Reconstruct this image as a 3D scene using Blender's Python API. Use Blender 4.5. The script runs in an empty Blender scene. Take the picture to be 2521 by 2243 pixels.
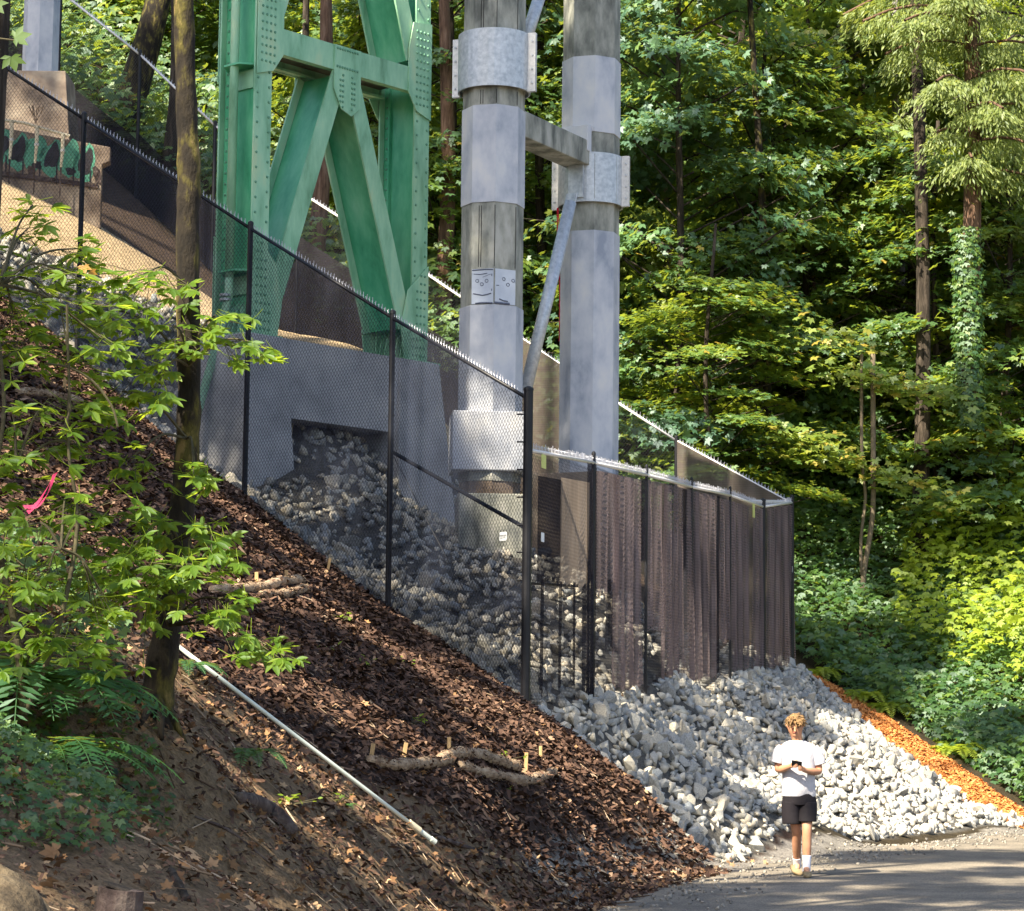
import bpy, bmesh, math, random
import numpy as np
from mathutils import Vector, Matrix

random.seed(7); RNG = np.random.default_rng(7)
sc = bpy.context.scene
C = sc.collection

# ------------------------------------------------------------------ camera
PITCH, ROLL, CAMZ = math.radians(6.27), math.radians(0.64), 1.6
FPX = 6000.0                                   # focal length in photo pixels (photo is 2521 wide)
_f = np.array([0, math.cos(PITCH), math.sin(PITCH)])
_u0 = np.array([0, -math.sin(PITCH), math.cos(PITCH)])
_r0 = np.array([1.0, 0, 0])
_r = math.cos(ROLL) * _r0 + math.sin(ROLL) * _u0
_u = math.cos(ROLL) * _u0 - math.sin(ROLL) * _r0
def at(px, py, Y):
    """world point at depth Y seen at photo pixel px, py"""
    d = _f + (px - 1260.5) / FPX * _r + (1121.5 - py) / FPX * _u
    t = Y / d[1]
    return np.array([d[0] * t, Y, CAMZ + d[2] * t])
def at0(px, py, z=0.0):
    d = _f + (px - 1260.5) / FPX * _r + (1121.5 - py) / FPX * _u
    t = (z - CAMZ) / d[2]
    return np.array([d[0] * t, d[1] * t, z])
def zat(py, Y, px=1260):
    return at(px, py, Y)[2]

cam = bpy.data.cameras.new('camera'); camo = bpy.data.objects.new('camera', cam); C.objects.link(camo)
M = Matrix(((_r[0], _u[0], -_f[0], 0), (_r[1], _u[1], -_f[1], 0), (_r[2], _u[2], -_f[2], CAMZ), (0, 0, 0, 1)))
camo.matrix_world = M
cam.sensor_width = 36; cam.lens = 36 * FPX / 2521; cam.clip_end = 600; cam.clip_start = 0.3
sc.camera = camo

# ------------------------------------------------------------------ light
SUN = Vector((-0.42, -0.56, 0.71)).normalized()          # direction towards the sun
w = bpy.data.worlds.new('World'); sc.world = w; w.use_nodes = True
nt = w.node_tree; nt.nodes.clear()
sky = nt.nodes.new('ShaderNodeTexSky'); sky.sky_type = 'NISHITA'; sky.sun_disc = False
sky.sun_elevation = math.asin(SUN.z); sky.sun_rotation = math.atan2(SUN.x, SUN.y)
sky.dust_density = 1.5
bg = nt.nodes.new('ShaderNodeBackground'); bg.inputs[1].default_value = 0.085
wo = nt.nodes.new('ShaderNodeOutputWorld')
nt.links.new(sky.outputs[0], bg.inputs[0]); nt.links.new(bg.outputs[0], wo.inputs[0])
sl = bpy.data.lights.new('sun', 'SUN'); sl.energy = 5.0; sl.angle = math.radians(0.53); sl.color = (1.0, 0.89, 0.70)
so = bpy.data.objects.new('sun', sl); C.objects.link(so)
so.rotation_euler = SUN.to_track_quat('Z', 'Y').to_euler()
sc.view_settings.view_transform = 'Standard'; sc.view_settings.look = 'None'
sc.view_settings.exposure = 1.85; sc.view_settings.gamma = 1.0
sc.render.engine = 'CYCLES'
sc.cycles.max_bounces = 6; sc.cycles.diffuse_bounces = 3; sc.cycles.transparent_max_bounces = 16

# ------------------------------------------------------------------ helpers
ORG = {}
def org(o): return ORG.get(o.name, np.zeros(3)) if o is not None else np.zeros(3)
def link(o, parent=None):
    C.objects.link(o)
    if parent is not None:
        o.parent = parent; ORG[o.name] = org(parent)
    return o
def npmesh(name, V, F, mat, parent=None, var=None, smooth=False, col=None):
    V = np.asarray(V, dtype=np.float64); 
    me = bpy.data.meshes.new(name)
    V2 = V - org(parent)
    if isinstance(F, np.ndarray):
        k = F.shape[1]; m = F.shape[0]
        me.vertices.add(len(V2)); me.vertices.foreach_set('co', V2.astype(np.float32).ravel())
        me.loops.add(m * k); me.loops.foreach_set('vertex_index', F.astype(np.int32).ravel())
        me.polygons.add(m); me.polygons.foreach_set('loop_start', np.arange(0, m * k, k, dtype=np.int32))
        me.polygons.foreach_set('loop_total', np.full(m, k, dtype=np.int32))
        me.update(calc_edges=True)
    else:
        me.from_pydata(V2.tolist(), [], F)
    if var is not None:
        a = me.attributes.new('var', 'FLOAT', 'POINT'); a.data.foreach_set('value', np.asarray(var, dtype=np.float32))
    if col is not None:
        a = me.attributes.new('tint', 'FLOAT_COLOR', 'POINT')
        a.data.foreach_set('color', np.concatenate([col, np.ones((len(col), 1))], 1).astype(np.float32).ravel())
    if smooth: me.polygons.foreach_set('use_smooth', np.ones(len(me.polygons), dtype=bool))
    me.materials.append(mat)
    o = bpy.data.objects.new(name, me)
    return link(o, parent)
def thing(name, loc, label, cat, group=None):
    o = bpy.data.objects.new(name, None); C.objects.link(o)
    o.location = Vector([float(v) for v in loc]); o.empty_display_size = 0.2
    ORG[o.name] = np.array([float(v) for v in loc])
    o['label'] = label; o['category'] = cat
    if group: o['group'] = group
    return o
def tag(o, label, cat, group=None):
    o['label'] = label; o['category'] = cat
    if group: o['group'] = group
    return o
def struct(o): o['kind'] = 'structure'; return o
def stuff(o): o['kind'] = 'stuff'; return o
class MB:
    """collects shapes for one mesh"""
    def __init__(s): s.V = []; s.F = []
    def add(s, V, F):
        n = len(s.V); s.V += [tuple(map(float, v)) for v in V]; s.F += [tuple(i + n for i in f) for f in F]; return s
    def box(s, c, ax, ay, az, hx, hy, hz):
        c = np.array(c, float); ax = np.array(ax, float) * hx; ay = np.array(ay, float) * hy; az = np.array(az, float) * hz
        V = [c + i * ax + j * ay + k * az for i in (-1, 1) for j in (-1, 1) for k in (-1, 1)]
        F = [(0, 1, 3, 2), (4, 6, 7, 5), (0, 4, 5, 1), (2, 3, 7, 6), (0, 2, 6, 4), (1, 5, 7, 3)]
        return s.add(V, F)
    def tube(s, pts, rad, seg=8, cap=True, jit=0.0):
        V, F = tube(pts, rad, seg, cap, jit); return s.add(V, F)
    def prism(s, poly, off):
        """poly: list of 3D points (a planar outline); off: thickness vector"""
        n = len(poly); P = [np.array(p, float) for p in poly]; off = np.array(off, float)
        V = P + [p + off for p in P]
        F = [tuple(range(n - 1, -1, -1)), tuple(range(n, 2 * n))] + [(i, (i + 1) % n, n + (i + 1) % n, n + i) for i in range(n)]
        return s.add(V, F)
    def frustum(s, rings):
        """rings: list of lists of points, closed loops, capped"""
        k = len(rings[0]); V = [p for r in rings for p in r]; F = []
        for a in range(len(rings) - 1):
            for i in range(k):
                F.append((a * k + i, a * k + (i + 1) % k, (a + 1) * k + (i + 1) % k, (a + 1) * k + i))
        F.append(tuple(range(k - 1, -1, -1))); F.append(tuple(range((len(rings) - 1) * k, len(rings) * k)))
        return s.add(V, F)
    def obj(s, name, mat, parent=None, smooth=False, bevel=0.0, fix=True):
        V = np.array(s.V) - org(parent)
        me = bpy.data.meshes.new(name); me.from_pydata(V.tolist(), [], s.F); me.materials.append(mat)
        if fix:
            bm = bmesh.new(); bm.from_mesh(me); bmesh.ops.recalc_face_normals(bm, faces=bm.faces); bm.to_mesh(me); bm.free()
        if smooth:
            me.polygons.foreach_set('use_smooth', np.ones(len(me.polygons), dtype=bool))
        o = link(bpy.data.objects.new(name, me), parent)
        if bevel > 0:
            b = o.modifiers.new('bevel', 'BEVEL'); b.width = bevel; b.segments = 2; b.limit_method = 'ANGLE'
        return o
def unit(v): v = np.array(v, float); return v / max(1e-9, np.linalg.norm(v))
def tube(pts, rad, seg=8, cap=True, jit=0.0):
    P = [np.array(p, float) for p in pts]; n = len(P)
    if np.isscalar(rad): rad = [rad] * n
    V = []; F = []; prev = None
    for i in range(n):
        t = unit(P[min(i + 1, n - 1)] - P[max(i - 1, 0)])
        if prev is None:
            a = np.array([0, 0, 1.0]) if abs(t[2]) < 0.9 else np.array([1.0, 0, 0])
            prev = unit(np.cross(t, a))
        x = unit(prev - t * np.dot(prev, t)); y = np.cross(t, x); prev = x
        for k in range(seg):
            an = 2 * math.pi * k / seg; r = rad[i] * (1 + (random.uniform(-jit, jit) if jit else 0))
            V.append(P[i] + r * (math.cos(an) * x + math.sin(an) * y))
    for i in range(n - 1):
        for k in range(seg):
            F.append((i * seg + k, i * seg + (k + 1) % seg, (i + 1) * seg + (k + 1) % seg, (i + 1) * seg + k))
    if cap: F.append(tuple(range(seg - 1, -1, -1))); F.append(tuple(range((n - 1) * seg, n * seg)))
    return V, F
def smoothpath(pts, n=12):
    """Catmull-Rom through pts"""
    P = [np.array(p, float) for p in pts]; P = [2 * P[0] - P[1]] + P + [2 * P[-1] - P[-2]]
    out = []
    for i in range(1, len(P) - 2):
        for k in range(n):
            t = k / n
            out.append(0.5 * ((2 * P[i]) + (-P[i-1] + P[i+1]) * t + (2*P[i-1] - 5*P[i] + 4*P[i+1] - P[i+2]) * t*t + (-P[i-1] + 3*P[i] - 3*P[i+1] + P[i+2]) * t**3))
    out.append(P[-2]); return out
def prisms(A, B, r, seg=3):
    """many straight thin rods A->B as prisms; returns V,F arrays"""
    A = np.asarray(A, float); B = np.asarray(B, float); T = B - A; L = np.linalg.norm(T, axis=1, keepdims=True); T = T / np.maximum(L, 1e-9)
    up = np.where(np.abs(T[:, 2:3]) < 0.9, np.array([[0, 0, 1.0]]), np.array([[1.0, 0, 0]]))
    X = np.cross(T, up); X /= np.linalg.norm(X, axis=1, keepdims=True); Yv = np.cross(T, X)
    r = np.broadcast_to(np.asarray(r, float).reshape(-1, 1), (len(A), 1))
    rings = []
    for base in (A, B):
        for k in range(seg):
            an = 2 * math.pi * k / seg + 0.5
            rings.append(base + r * (math.cos(an) * X + math.sin(an) * Yv))
    V = np.stack(rings, 1).reshape(-1, 3); n = len(A)
    f = np.array([[k, (k + 1) % seg, seg + (k + 1) % seg, seg + k] for k in range(seg)])
    F = (np.arange(n)[:, None, None] * (2 * seg) + f[None]).reshape(-1, 4)
    return V, F

# ------------------------------------------------------------------ materials
def newmat(name):
    m = bpy.data.materials.new(name); m.use_nodes = True; nt = m.node_tree
    return m, nt, nt.nodes['Principled BSDF']
def ramp(nt, cols, fac, pos=None, interp='LINEAR'):
    r = nt.nodes.new('ShaderNodeValToRGB'); r.color_ramp.interpolation = interp
    n = len(cols); el = r.color_ramp.elements
    while len(el) < n: el.new(0.5)
    for i, c in enumerate(cols):
        el[i].position = pos[i] if pos else i / (n - 1); el[i].color = (*c, 1)
    nt.links.new(fac, r.inputs[0]); return r.outputs[0]
def noise(nt, scale, detail=6, rough=0.6, coord='Object', sx=(1, 1, 1)):
    tc = nt.nodes.new('ShaderNodeTexCoord'); mp = nt.nodes.new('ShaderNodeMapping'); mp.inputs['Scale'].default_value = sx
    n = nt.nodes.new('ShaderNodeTexNoise'); n.inputs['Scale'].default_value = scale; n.inputs['Detail'].default_value = detail
    n.inputs['Roughness'].default_value = rough
    nt.links.new(tc.outputs[coord], mp.inputs[0]); nt.links.new(mp.outputs[0], n.inputs['Vector'])
    return n.outputs['Fac']
def bump(nt, b, fac, strength=0.5, dist=0.02):
    n = nt.nodes.new('ShaderNodeBump'); n.inputs['Strength'].default_value = strength; n.inputs['Distance'].default_value = dist
    nt.links.new(fac, n.inputs['Height']); nt.links.new(n.outputs[0], b.inputs['Normal'])
def mixc(nt, a, b, fac, mode='MIX'):
    m = nt.nodes.new('ShaderNodeMix'); m.data_type = 'RGBA'; m.blend_type = mode
    for s, v in ((m.inputs[6], a), (m.inputs[7], b), (m.inputs[0], fac)):
        if hasattr(v, 'links') or hasattr(v, 'is_linked'): nt.links.new(v, s)
        elif isinstance(v, (tuple, list)): s.default_value = (*v, 1)
        else: s.default_value = v
    return m.outputs[2]
def math_(nt, op, a, b=None):
    m = nt.nodes.new('ShaderNodeMath'); m.operation = op
    for s, v in ((m.inputs[0], a), (m.inputs[1], b)):
        if v is None: continue
        if hasattr(v, 'is_linked'): nt.links.new(v, s)
        else: s.default_value = v
    return m.outputs[0]
def simple(name, cols, scale=8, rough=0.7, metal=0.0, bmp=0.3, bdist=0.01, sx=(1, 1, 1), pos=None, detail=6, spec=0.3):
    m, nt, b = newmat(name)
    f = noise(nt, scale, detail=detail, sx=sx)
    lo = pos or [0.3 + 0.4 * i / (len(cols) - 1) for i in range(len(cols))] if len(cols) > 1 else None
    if len(cols) > 1: nt.links.new(ramp(nt, cols, f, lo), b.inputs['Base Color'])
    else: b.inputs['Base Color'].default_value = (*cols[0], 1)
    b.inputs['Roughness'].default_value = rough; b.inputs['Metallic'].default_value = metal
    b.inputs['Specular IOR Level'].default_value = spec
    if bmp: bump(nt, b, noise(nt, scale * 4, sx=sx), bmp, bdist)
    return m
def leafmat(name, cols, trans=0.45, rough=0.45, gloss=0.06):
    """diffuse + translucent leaf; colour varies leaf by leaf with attribute var"""
    m = bpy.data.materials.new(name); m.use_nodes = True; nt = m.node_tree; nt.nodes.clear()
    out = nt.nodes.new('ShaderNodeOutputMaterial')
    a = nt.nodes.new('ShaderNodeAttribute'); a.attribute_name = 'var'
    oi = nt.nodes.new('ShaderNodeObjectInfo')
    v = math_(nt, 'ADD', a.outputs['Fac'], math_(nt, 'MULTIPLY', math_(nt, 'SUBTRACT', oi.outputs['Random'], 0.5), 0.18))
    col = ramp(nt, cols, v)
    d = nt.nodes.new('ShaderNodeBsdfDiffuse'); t = nt.nodes.new('ShaderNodeBsdfTranslucent'); g = nt.nodes.new('ShaderNodeBsdfGlossy')
    g.inputs['Roughness'].default_value = 0.55; g.inputs['Color'].default_value = (0.85, 0.95, 1, 1)
    tcol = mixc(nt, col, (0.62, 0.66, 0.06), 0.35)
    br = nt.nodes.new('ShaderNodeHueSaturation'); br.inputs['Value'].default_value = 1.6; nt.links.new(tcol, br.inputs['Color'])
    nt.links.new(col, d.inputs[0]); nt.links.new(br.outputs[0], t.inputs[0])
    m1 = nt.nodes.new('ShaderNodeMixShader'); m1.inputs[0].default_value = trans
    m2 = nt.nodes.new('ShaderNodeMixShader'); m2.inputs[0].default_value = gloss * 0.45
    nt.links.new(d.outputs[0], m1.inputs[1]); nt.links.new(t.outputs[0], m1.inputs[2])
    nt.links.new(m1.outputs[0], m2.inputs[1]); nt.links.new(g.outputs[0], m2.inputs[2])
    nt.links.new(m2.outputs[0], out.inputs[0]); return m
def clothmat(name, col, opacity, trans=0.5, weave=(0, 0, 140), band=0.25, streak=0.0):
    """fine screen cloth: open weave lets part of the light through"""
    m = bpy.data.materials.new(name); m.use_nodes = True; nt = m.node_tree; nt.nodes.clear()
    out = nt.nodes.new('ShaderNodeOutputMaterial')
    d = nt.nodes.new('ShaderNodeBsdfDiffuse'); t = nt.nodes.new('ShaderNodeBsdfTranslucent'); tr = nt.nodes.new('ShaderNodeBsdfTransparent')
    n = noise(nt, 3.0, sx=(1, 1, 0.3)); c = ramp(nt, [tuple(x * 0.75 for x in col), tuple(min(1, x * 1.2) for x in col)], n, [0.35, 0.65])
    nt.links.new(c, d.inputs[0]); nt.links.new(c, t.inputs[0])
    m1 = nt.nodes.new('ShaderNodeMixShader'); m1.inputs[0].default_value = trans
    nt.links.new(d.outputs[0], m1.inputs[1]); nt.links.new(t.outputs[0], m1.inputs[2])
    wv = nt.nodes.new('ShaderNodeTexWave'); wv.bands_direction = 'Z'; wv.inputs['Scale'].default_value = weave[2] / 20; wv.inputs['Distortion'].default_value = 0.6
    tc = nt.nodes.new('ShaderNodeTexCoord'); nt.links.new(tc.outputs['Object'], wv.inputs['Vector'])
    op = math_(nt, 'ADD', math_(nt, 'MULTIPLY', math_(nt, 'SUBTRACT', wv.outputs['Fac'], 0.5), band), opacity)
    if streak:
        sn = ramp(nt, [(0, 0, 0), (1, 1, 1)], noise(nt, 5.0, 4, sx=(1, 1, 0.10)), [.38, .62]); op = math_(nt, 'ADD', op, math_(nt, 'MULTIPLY', math_(nt, 'SUBTRACT', sn, 0.5), streak))
    cl = nt.nodes.new('ShaderNodeClamp'); nt.links.new(op, cl.inputs[0])
    m2 = nt.nodes.new('ShaderNodeMixShader'); nt.links.new(cl.outputs[0], m2.inputs[0])
    nt.links.new(tr.outputs[0], m2.inputs[1]); nt.links.new(m1.outputs[0], m2.inputs[2])
    nt.links.new(m2.outputs[0], out.inputs[0]); return m
def tintmat(name, rough=0.9, n1=6, n2=45, lo=0.55, hi=1.35, bd=0.03, bs=0.8):
    """ground: region colour from attribute, broken up by two noises"""
    m, nt, b = newmat(name)
    a = nt.nodes.new('ShaderNodeAttribute'); a.attribute_name = 'tint'
    f1 = noise(nt, n1, 8, 0.7); f2 = noise(nt, n2, 5, 0.7)
    s = math_(nt, 'MULTIPLY', ramp(nt, [(lo,) * 3, (hi,) * 3], f1, [0.3, 0.7]), ramp(nt, [(lo,) * 3, (hi,) * 3], f2, [0.35, 0.65]))
    nt.links.new(mixc(nt, a.outputs['Color'], s, 1.0, 'MULTIPLY'), b.inputs['Base Color'])
    b.inputs['Roughness'].default_value = rough; b.inputs['Specular IOR Level'].default_value = 0.15
    bump(nt, b, f2, bs, bd); return m

M_ground = tintmat('ground_soil')
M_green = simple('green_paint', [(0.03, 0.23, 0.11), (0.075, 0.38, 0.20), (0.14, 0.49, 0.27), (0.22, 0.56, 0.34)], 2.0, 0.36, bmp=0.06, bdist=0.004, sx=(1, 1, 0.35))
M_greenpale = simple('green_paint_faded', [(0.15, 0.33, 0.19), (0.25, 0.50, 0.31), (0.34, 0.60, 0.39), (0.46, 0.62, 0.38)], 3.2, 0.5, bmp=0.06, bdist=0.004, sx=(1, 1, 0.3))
M_rivet = simple('rivet_paint', [(0.10, 0.27, 0.17), (0.17, 0.36, 0.24)], 9, 0.5, bmp=0)
M_conc = simple('weathered_concrete', [(0.12, 0.125, 0.11), (0.23, 0.235, 0.205), (0.33, 0.33, 0.285), (0.42, 0.41, 0.37)], 2.2, 0.85, bmp=0.7, bdist=0.012, sx=(1.8, 1.8, 0.7), detail=10, pos=[.34, .46, .56, .68])
M_wrap = simple('painted_concrete', [(0.27, 0.30, 0.36), (0.42, 0.44, 0.49), (0.52, 0.53, 0.56), (0.60, 0.59, 0.58)], 2.0, 0.6, detail=10, pos=[.33, .45, .56, .68], bmp=0.3, bdist=0.006, sx=(1, 1, 0.6))
M_patch = simple('patch_mortar', [(0.44, 0.48, 0.55), (0.58, 0.62, 0.68)], 3, 0.7, bmp=0.4)
M_pier = simple('pier_concrete', [(0.30, 0.30, 0.31), (0.44, 0.44, 0.45), (0.56, 0.55, 0.54)], 1.2, 0.85, bmp=0.4, bdist=0.01)
M_tanconc = simple('stained_concrete', [(0.09, 0.065, 0.05), (0.22, 0.17, 0.13), (0.36, 0.30, 0.23)], 1.7, 0.9, bmp=0.5)
M_galv = simple('galvanised_steel', [(0.36, 0.39, 0.42), (0.50, 0.52, 0.54), (0.62, 0.64, 0.65)], 14, 0.45, 0.35, bmp=0.05)
M_galvrail = simple('galvanised_rail', [(0.55, 0.54, 0.52), (0.75, 0.73, 0.70)], 20, 0.4, 0.2, bmp=0)
M_black = simple('black_coated_steel', [(0.006, 0.006, 0.008), (0.012, 0.012, 0.015)], 10, 0.45, bmp=0)
M_dark = simple('dark_recess', [(0.02, 0.02, 0.02), (0.04, 0.035, 0.03)], 10, 0.9, bmp=0)
M_wire = simple('black_mesh_wire', [(0.012, 0.013, 0.018), (0.03, 0.03, 0.04)], 10, 0.5, bmp=0)
M_barb = simple('bright_wire_ends', [(0.35, 0.36, 0.40), (0.6, 0.6, 0.66)], 10, 0.35, 0.5, bmp=0)
M_screen = clothmat('fine_fence_screen', (0.022, 0.027, 0.045), 0.36, 0.35, band=0.10)
M_screenr = clothmat('brown_back_cloth', (0.15, 0.125, 0.11), 0.86, 0.4, band=0.1)
M_screenf = clothmat('brown_shade_cloth', (0.27, 0.215, 0.215), 0.74, 0.62, band=0.2, streak=0.42)
M_screenb = clothmat('dark_shade_cloth', (0.03, 0.028, 0.034), 0.86, 0.35, band=0.1)
M_screent = clothmat('tan_shade_cloth', (0.40, 0.32, 0.25), 0.86, 0.55, band=0.15)
M_bark = simple('mossy_bark', [(0.008, 0.006, 0.004), (0.02, 0.015, 0.009), (0.075, 0.065, 0.014), (0.20, 0.145, 0.06)], 7, 0.9, bmp=0.9, bdist=0.02, sx=(1.3, 1.3, 0.55), pos=[0.38, 0.50, 0.60, 0.68], detail=9)
M_palebark = simple('pale_bark', [(0.10, 0.08, 0.055), (0.2, 0.16, 0.11)], 9, 0.9, bmp=0.4)
M_bark2 = simple('forest_bark', [(0.012, 0.009, 0.007), (0.035, 0.027, 0.02), (0.09, 0.07, 0.055)], 7, 0.95, bmp=0.9, bdist=0.03, sx=(2, 2, 0.3))
M_barkred = simple('red_brown_bark', [(0.04, 0.022, 0.014), (0.12, 0.07, 0.045), (0.2, 0.13, 0.09)], 7, 0.95, bmp=0.9, bdist=0.03, sx=(2, 2, 0.3))
M_twig = simple('twig_bark', [(0.03, 0.025, 0.015), (0.09, 0.08, 0.04)], 20, 0.8, bmp=0)
M_straw = simple('straw_wattle_burlap', [(0.17, 0.11, 0.07), (0.36, 0.26, 0.17), (0.50, 0.38, 0.26)], 9, 0.95, bmp=0.9, bdist=0.02, sx=(1, 1, 2.2))
M_stake = simple('pine_stake', [(0.32, 0.20, 0.09), (0.5, 0.34, 0.17)], 9, 0.8, bmp=0.2, sx=(3, 3, 0.4))
M_pipe = simple('white_plastic_pipe', [(0.50, 0.56, 0.50), (0.66, 0.71, 0.64)], 4, 0.45, bmp=0)
M_log = simple('rotten_log', [(0.02, 0.014, 0.012), (0.07, 0.05, 0.045), (0.15, 0.12, 0.10)], 8, 0.95, bmp=0.9, bdist=0.02)
M_tanpipe = simple('cream_pipe', [(0.55, 0.48, 0.33), (0.72, 0.66, 0.5)], 6, 0.6, bmp=0.2)
def rockmat(name, cols):
    m, nt, b = newmat(name)
    oi = nt.nodes.new('ShaderNodeObjectInfo'); a = nt.nodes.new('ShaderNodeAttribute'); a.attribute_name = 'var'
    v = math_(nt, 'FRACT', math_(nt, 'ADD', a.outputs['Fac'], oi.outputs['Random']))
    c = ramp(nt, cols, v); f = noise(nt, 11, 6)
    nt.links.new(mixc(nt, c, ramp(nt, [(0.6,) * 3, (1.25,) * 3], f, [0.3, 0.7]), 1.0, 'MULTIPLY'), b.inputs['Base Color'])
    b.inputs['Roughness'].default_value = 0.8; b.inputs['Specular IOR Level'].default_value = 0.3; bump(nt, b, noise(nt, 30, 4), 0.5, 0.01); return m
M_rock = rockmat('quarry_rock', [(0.20, 0.20, 0.19), (0.34, 0.34, 0.32), (0.52, 0.47, 0.37), (0.28, 0.29, 0.29), (0.64, 0.57, 0.45), (0.26, 0.28, 0.29), (0.50, 0.44, 0.34)])
M_grit = rockmat('road_grit', [(0.12, 0.11, 0.10), (0.22, 0.20, 0.17), (0.34, 0.31, 0.26)])
def varmat(name, cols, rough=0.9, spec=0.15):
    m, nt, b = newmat(name); a = nt.nodes.new('ShaderNodeAttribute'); a.attribute_name = 'var'
    nt.links.new(ramp(nt, cols, a.outputs['Fac']), b.inputs['Base Color'])
    b.inputs['Roughness'].default_value = rough; b.inputs['Specular IOR Level'].default_value = spec; return m
M_chip = varmat('bark_mulch_chips', [(0.018, 0.010, 0.008), (0.06, 0.034, 0.024), (0.12, 0.07, 0.048), (0.21, 0.13, 0.085), (0.45, 0.33, 0.23)])
M_fallen = varmat('fallen_leaf', [(0.06, 0.03, 0.015), (0.13, 0.07, 0.035), (0.24, 0.14, 0.07), (0.36, 0.25, 0.15), (0.42, 0.16, 0.03)])
M_orange = varmat('orange_bark_chips', [(0.28, 0.09, 0.025), (0.45, 0.17, 0.045), (0.56, 0.27, 0.10)])
M_leafF = leafmat('near_leaf', [(0.035, 0.085, 0.004), (0.065, 0.14, 0.006), (0.12, 0.20, 0.008), (0.20, 0.27, 0.012)], 0.55, gloss=0.05)
M_leafM = leafmat('maple_leaf', [(0.014, 0.055, 0.012), (0.034, 0.095, 0.012), (0.085, 0.155, 0.014), (0.19, 0.24, 0.022), (0.42, 0.25, 0.03)], 0.42, gloss=0.12)
M_leafL = leafmat('lime_leaf', [(0.05, 0.11, 0.01), (0.14, 0.21, 0.012), (0.26, 0.33, 0.02), (0.36, 0.40, 0.04)], 0.45)
M_leafB = leafmat('blue_green_maple_leaf', [(0.015, 0.060, 0.035), (0.035, 0.10, 0.045), (0.065, 0.15, 0.045), (0.13, 0.22, 0.05)], 0.35, gloss=0.13)
M_leafI = leafmat('ivy_leaf', [(0.008, 0.040, 0.008), (0.022, 0.075, 0.012), (0.060, 0.125, 0.014), (0.19, 0.25, 0.02)], 0.3, gloss=0.10)
M_leafC = leafmat('conifer_needles', [(0.05, 0.075, 0.018), (0.12, 0.16, 0.04), (0.19, 0.23, 0.065), (0.26, 0.29, 0.09)], 0.35, gloss=0.06)
M_fern = leafmat('sword_fern', [(0.012, 0.060, 0.018), (0.030, 0.11, 0.030), (0.07, 0.17, 0.03)], 0.35, gloss=0.08)
M_autumn = leafmat('orange_leaf', [(0.35, 0.14, 0.02), (0.55, 0.28, 0.03)], 0.4)
# ------------------------------------------------------------------ terrain
FL = [at(1301, 1738, 28.5), at(967, 1505, 31.0), at(612, 1232, 33.2), at(197, 880, 34.8)]      # bases of the left fence posts
FL.append(FL[3] + np.array([-2.9, 1.0, 2.0]))
_dF = unit([.283, .959, 0])
def fpt(px):                                     # parameter along the front fence for a photo column
    k = (px - 1260.5) / FPX; return (FL[0][1] * k - FL[0][0]) / (.283 - .959 * k)
FRONT_BASE = [(1301, 1738), (1457, 1722), (1589, 1703), (1701, 1690), (1797, 1672), (1878, 1658), (1950, 1645)]
FFpts = []
for px, py in FRONT_BASE:
    t = max(0, fpt(px)); Y = FL[0][1] + .959 * t; FFpts.append(at(px, py, Y))
BACKTOP = [(1950, 1240, 45.7), (1665, 1085, 46.5), (1500, 978, 46.7), (1283, 832, 47.0), (1000, 640, 47.2), (735, 470, 47.6), (530, 310, 48.2), (345, 135, 49.0), (150, -20, 49.8), (-60, -190, 50.5)]
BK = [at(*p) for p in BACKTOP]
BKB = [p - np.array([0, 0, 3.0]) for p in BK]

ctrl = []
def cp(*a): ctrl.append(at(*a))
ctrl += FL + FFpts + BKB
for a in [(1200, 1345, 36), (1400, 1400, 36), (1600, 1550, 40), (1757, 1620, 43), (505, 1120, 36.2), (1105, 1330, 37.6), (800, 1350, 34), (800, 1180, 36),
          (300, 900, 36.5), (350, 640, 42), (480, 745, 41.5), (100, 500, 42), (0, 440, 43), (720, 850, 43.5), (950, 900, 41.5), (1000, 1000, 41), (770, 1070, 37.0), (690, 1085, 36.6), (850, 1060, 38.0), (760, 1180, 36.0), (900, 1100, 38.5),
          # front riprap toe and body
          (1520, 1900, 28.0), (1500, 1800, 30.5), (1700, 1880, 32.0), (1850, 1900, 34.5), (1650, 1780, 34), (1800, 1740, 38.5), (2000, 1850, 38.5), (2100, 1800, 42), (2250, 1930, 39.5),
          (1975, 1655, 46), (2150, 1798, 43), (2350, 1950, 40.5),
          # orange strip / ivy edge
          (2010, 1640, 47.5), (2250, 1775, 45), (2521, 1930, 43),
          (2100, 1500, 50), (2521, 1650, 47), (2000, 1450, 50), (2300, 1400, 52), (2521, 1400, 51), (2000, 1250, 53), (2521, 1000, 60), (1700, 950, 60), (2100, 800, 66), (1500, 850, 58),
          (2000, 0, 88), (2521, 200, 80), (1200, 300, 75), (700, 350, 62), (300, 100, 64), (0, 100, 70), (1600, 400, 78),
          # mulch slope
          (560, 1240, 30.5), (0, 1000, 25), (250, 1000, 28), (0, 1400, 18), (200, 1300, 22), (500, 1500, 22), (500, 1250, 28), (700, 1600, 21), (700, 1380, 26.5), (1000, 1700, 23), (900, 1560, 27), (1000, 2100, 18), (700, 2100, 15),
          (1130, 1650, 27.6), (1300, 1850, 25), (1100, 1880, 21.5), (900, 1885, 19.3), (1360, 1930, 24.5),
          (300, 2000, 12), (385, 1742, 14), (0, 2243, 9.5), (450, 2243, 12.5), (0, 1850, 12), (430, 1612, 17.2), (1250, 2100, 20), (1500, 2080, 23.5), (1450, 2000, 25), (1000, 2243, 16.5)]: cp(*a)
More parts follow.
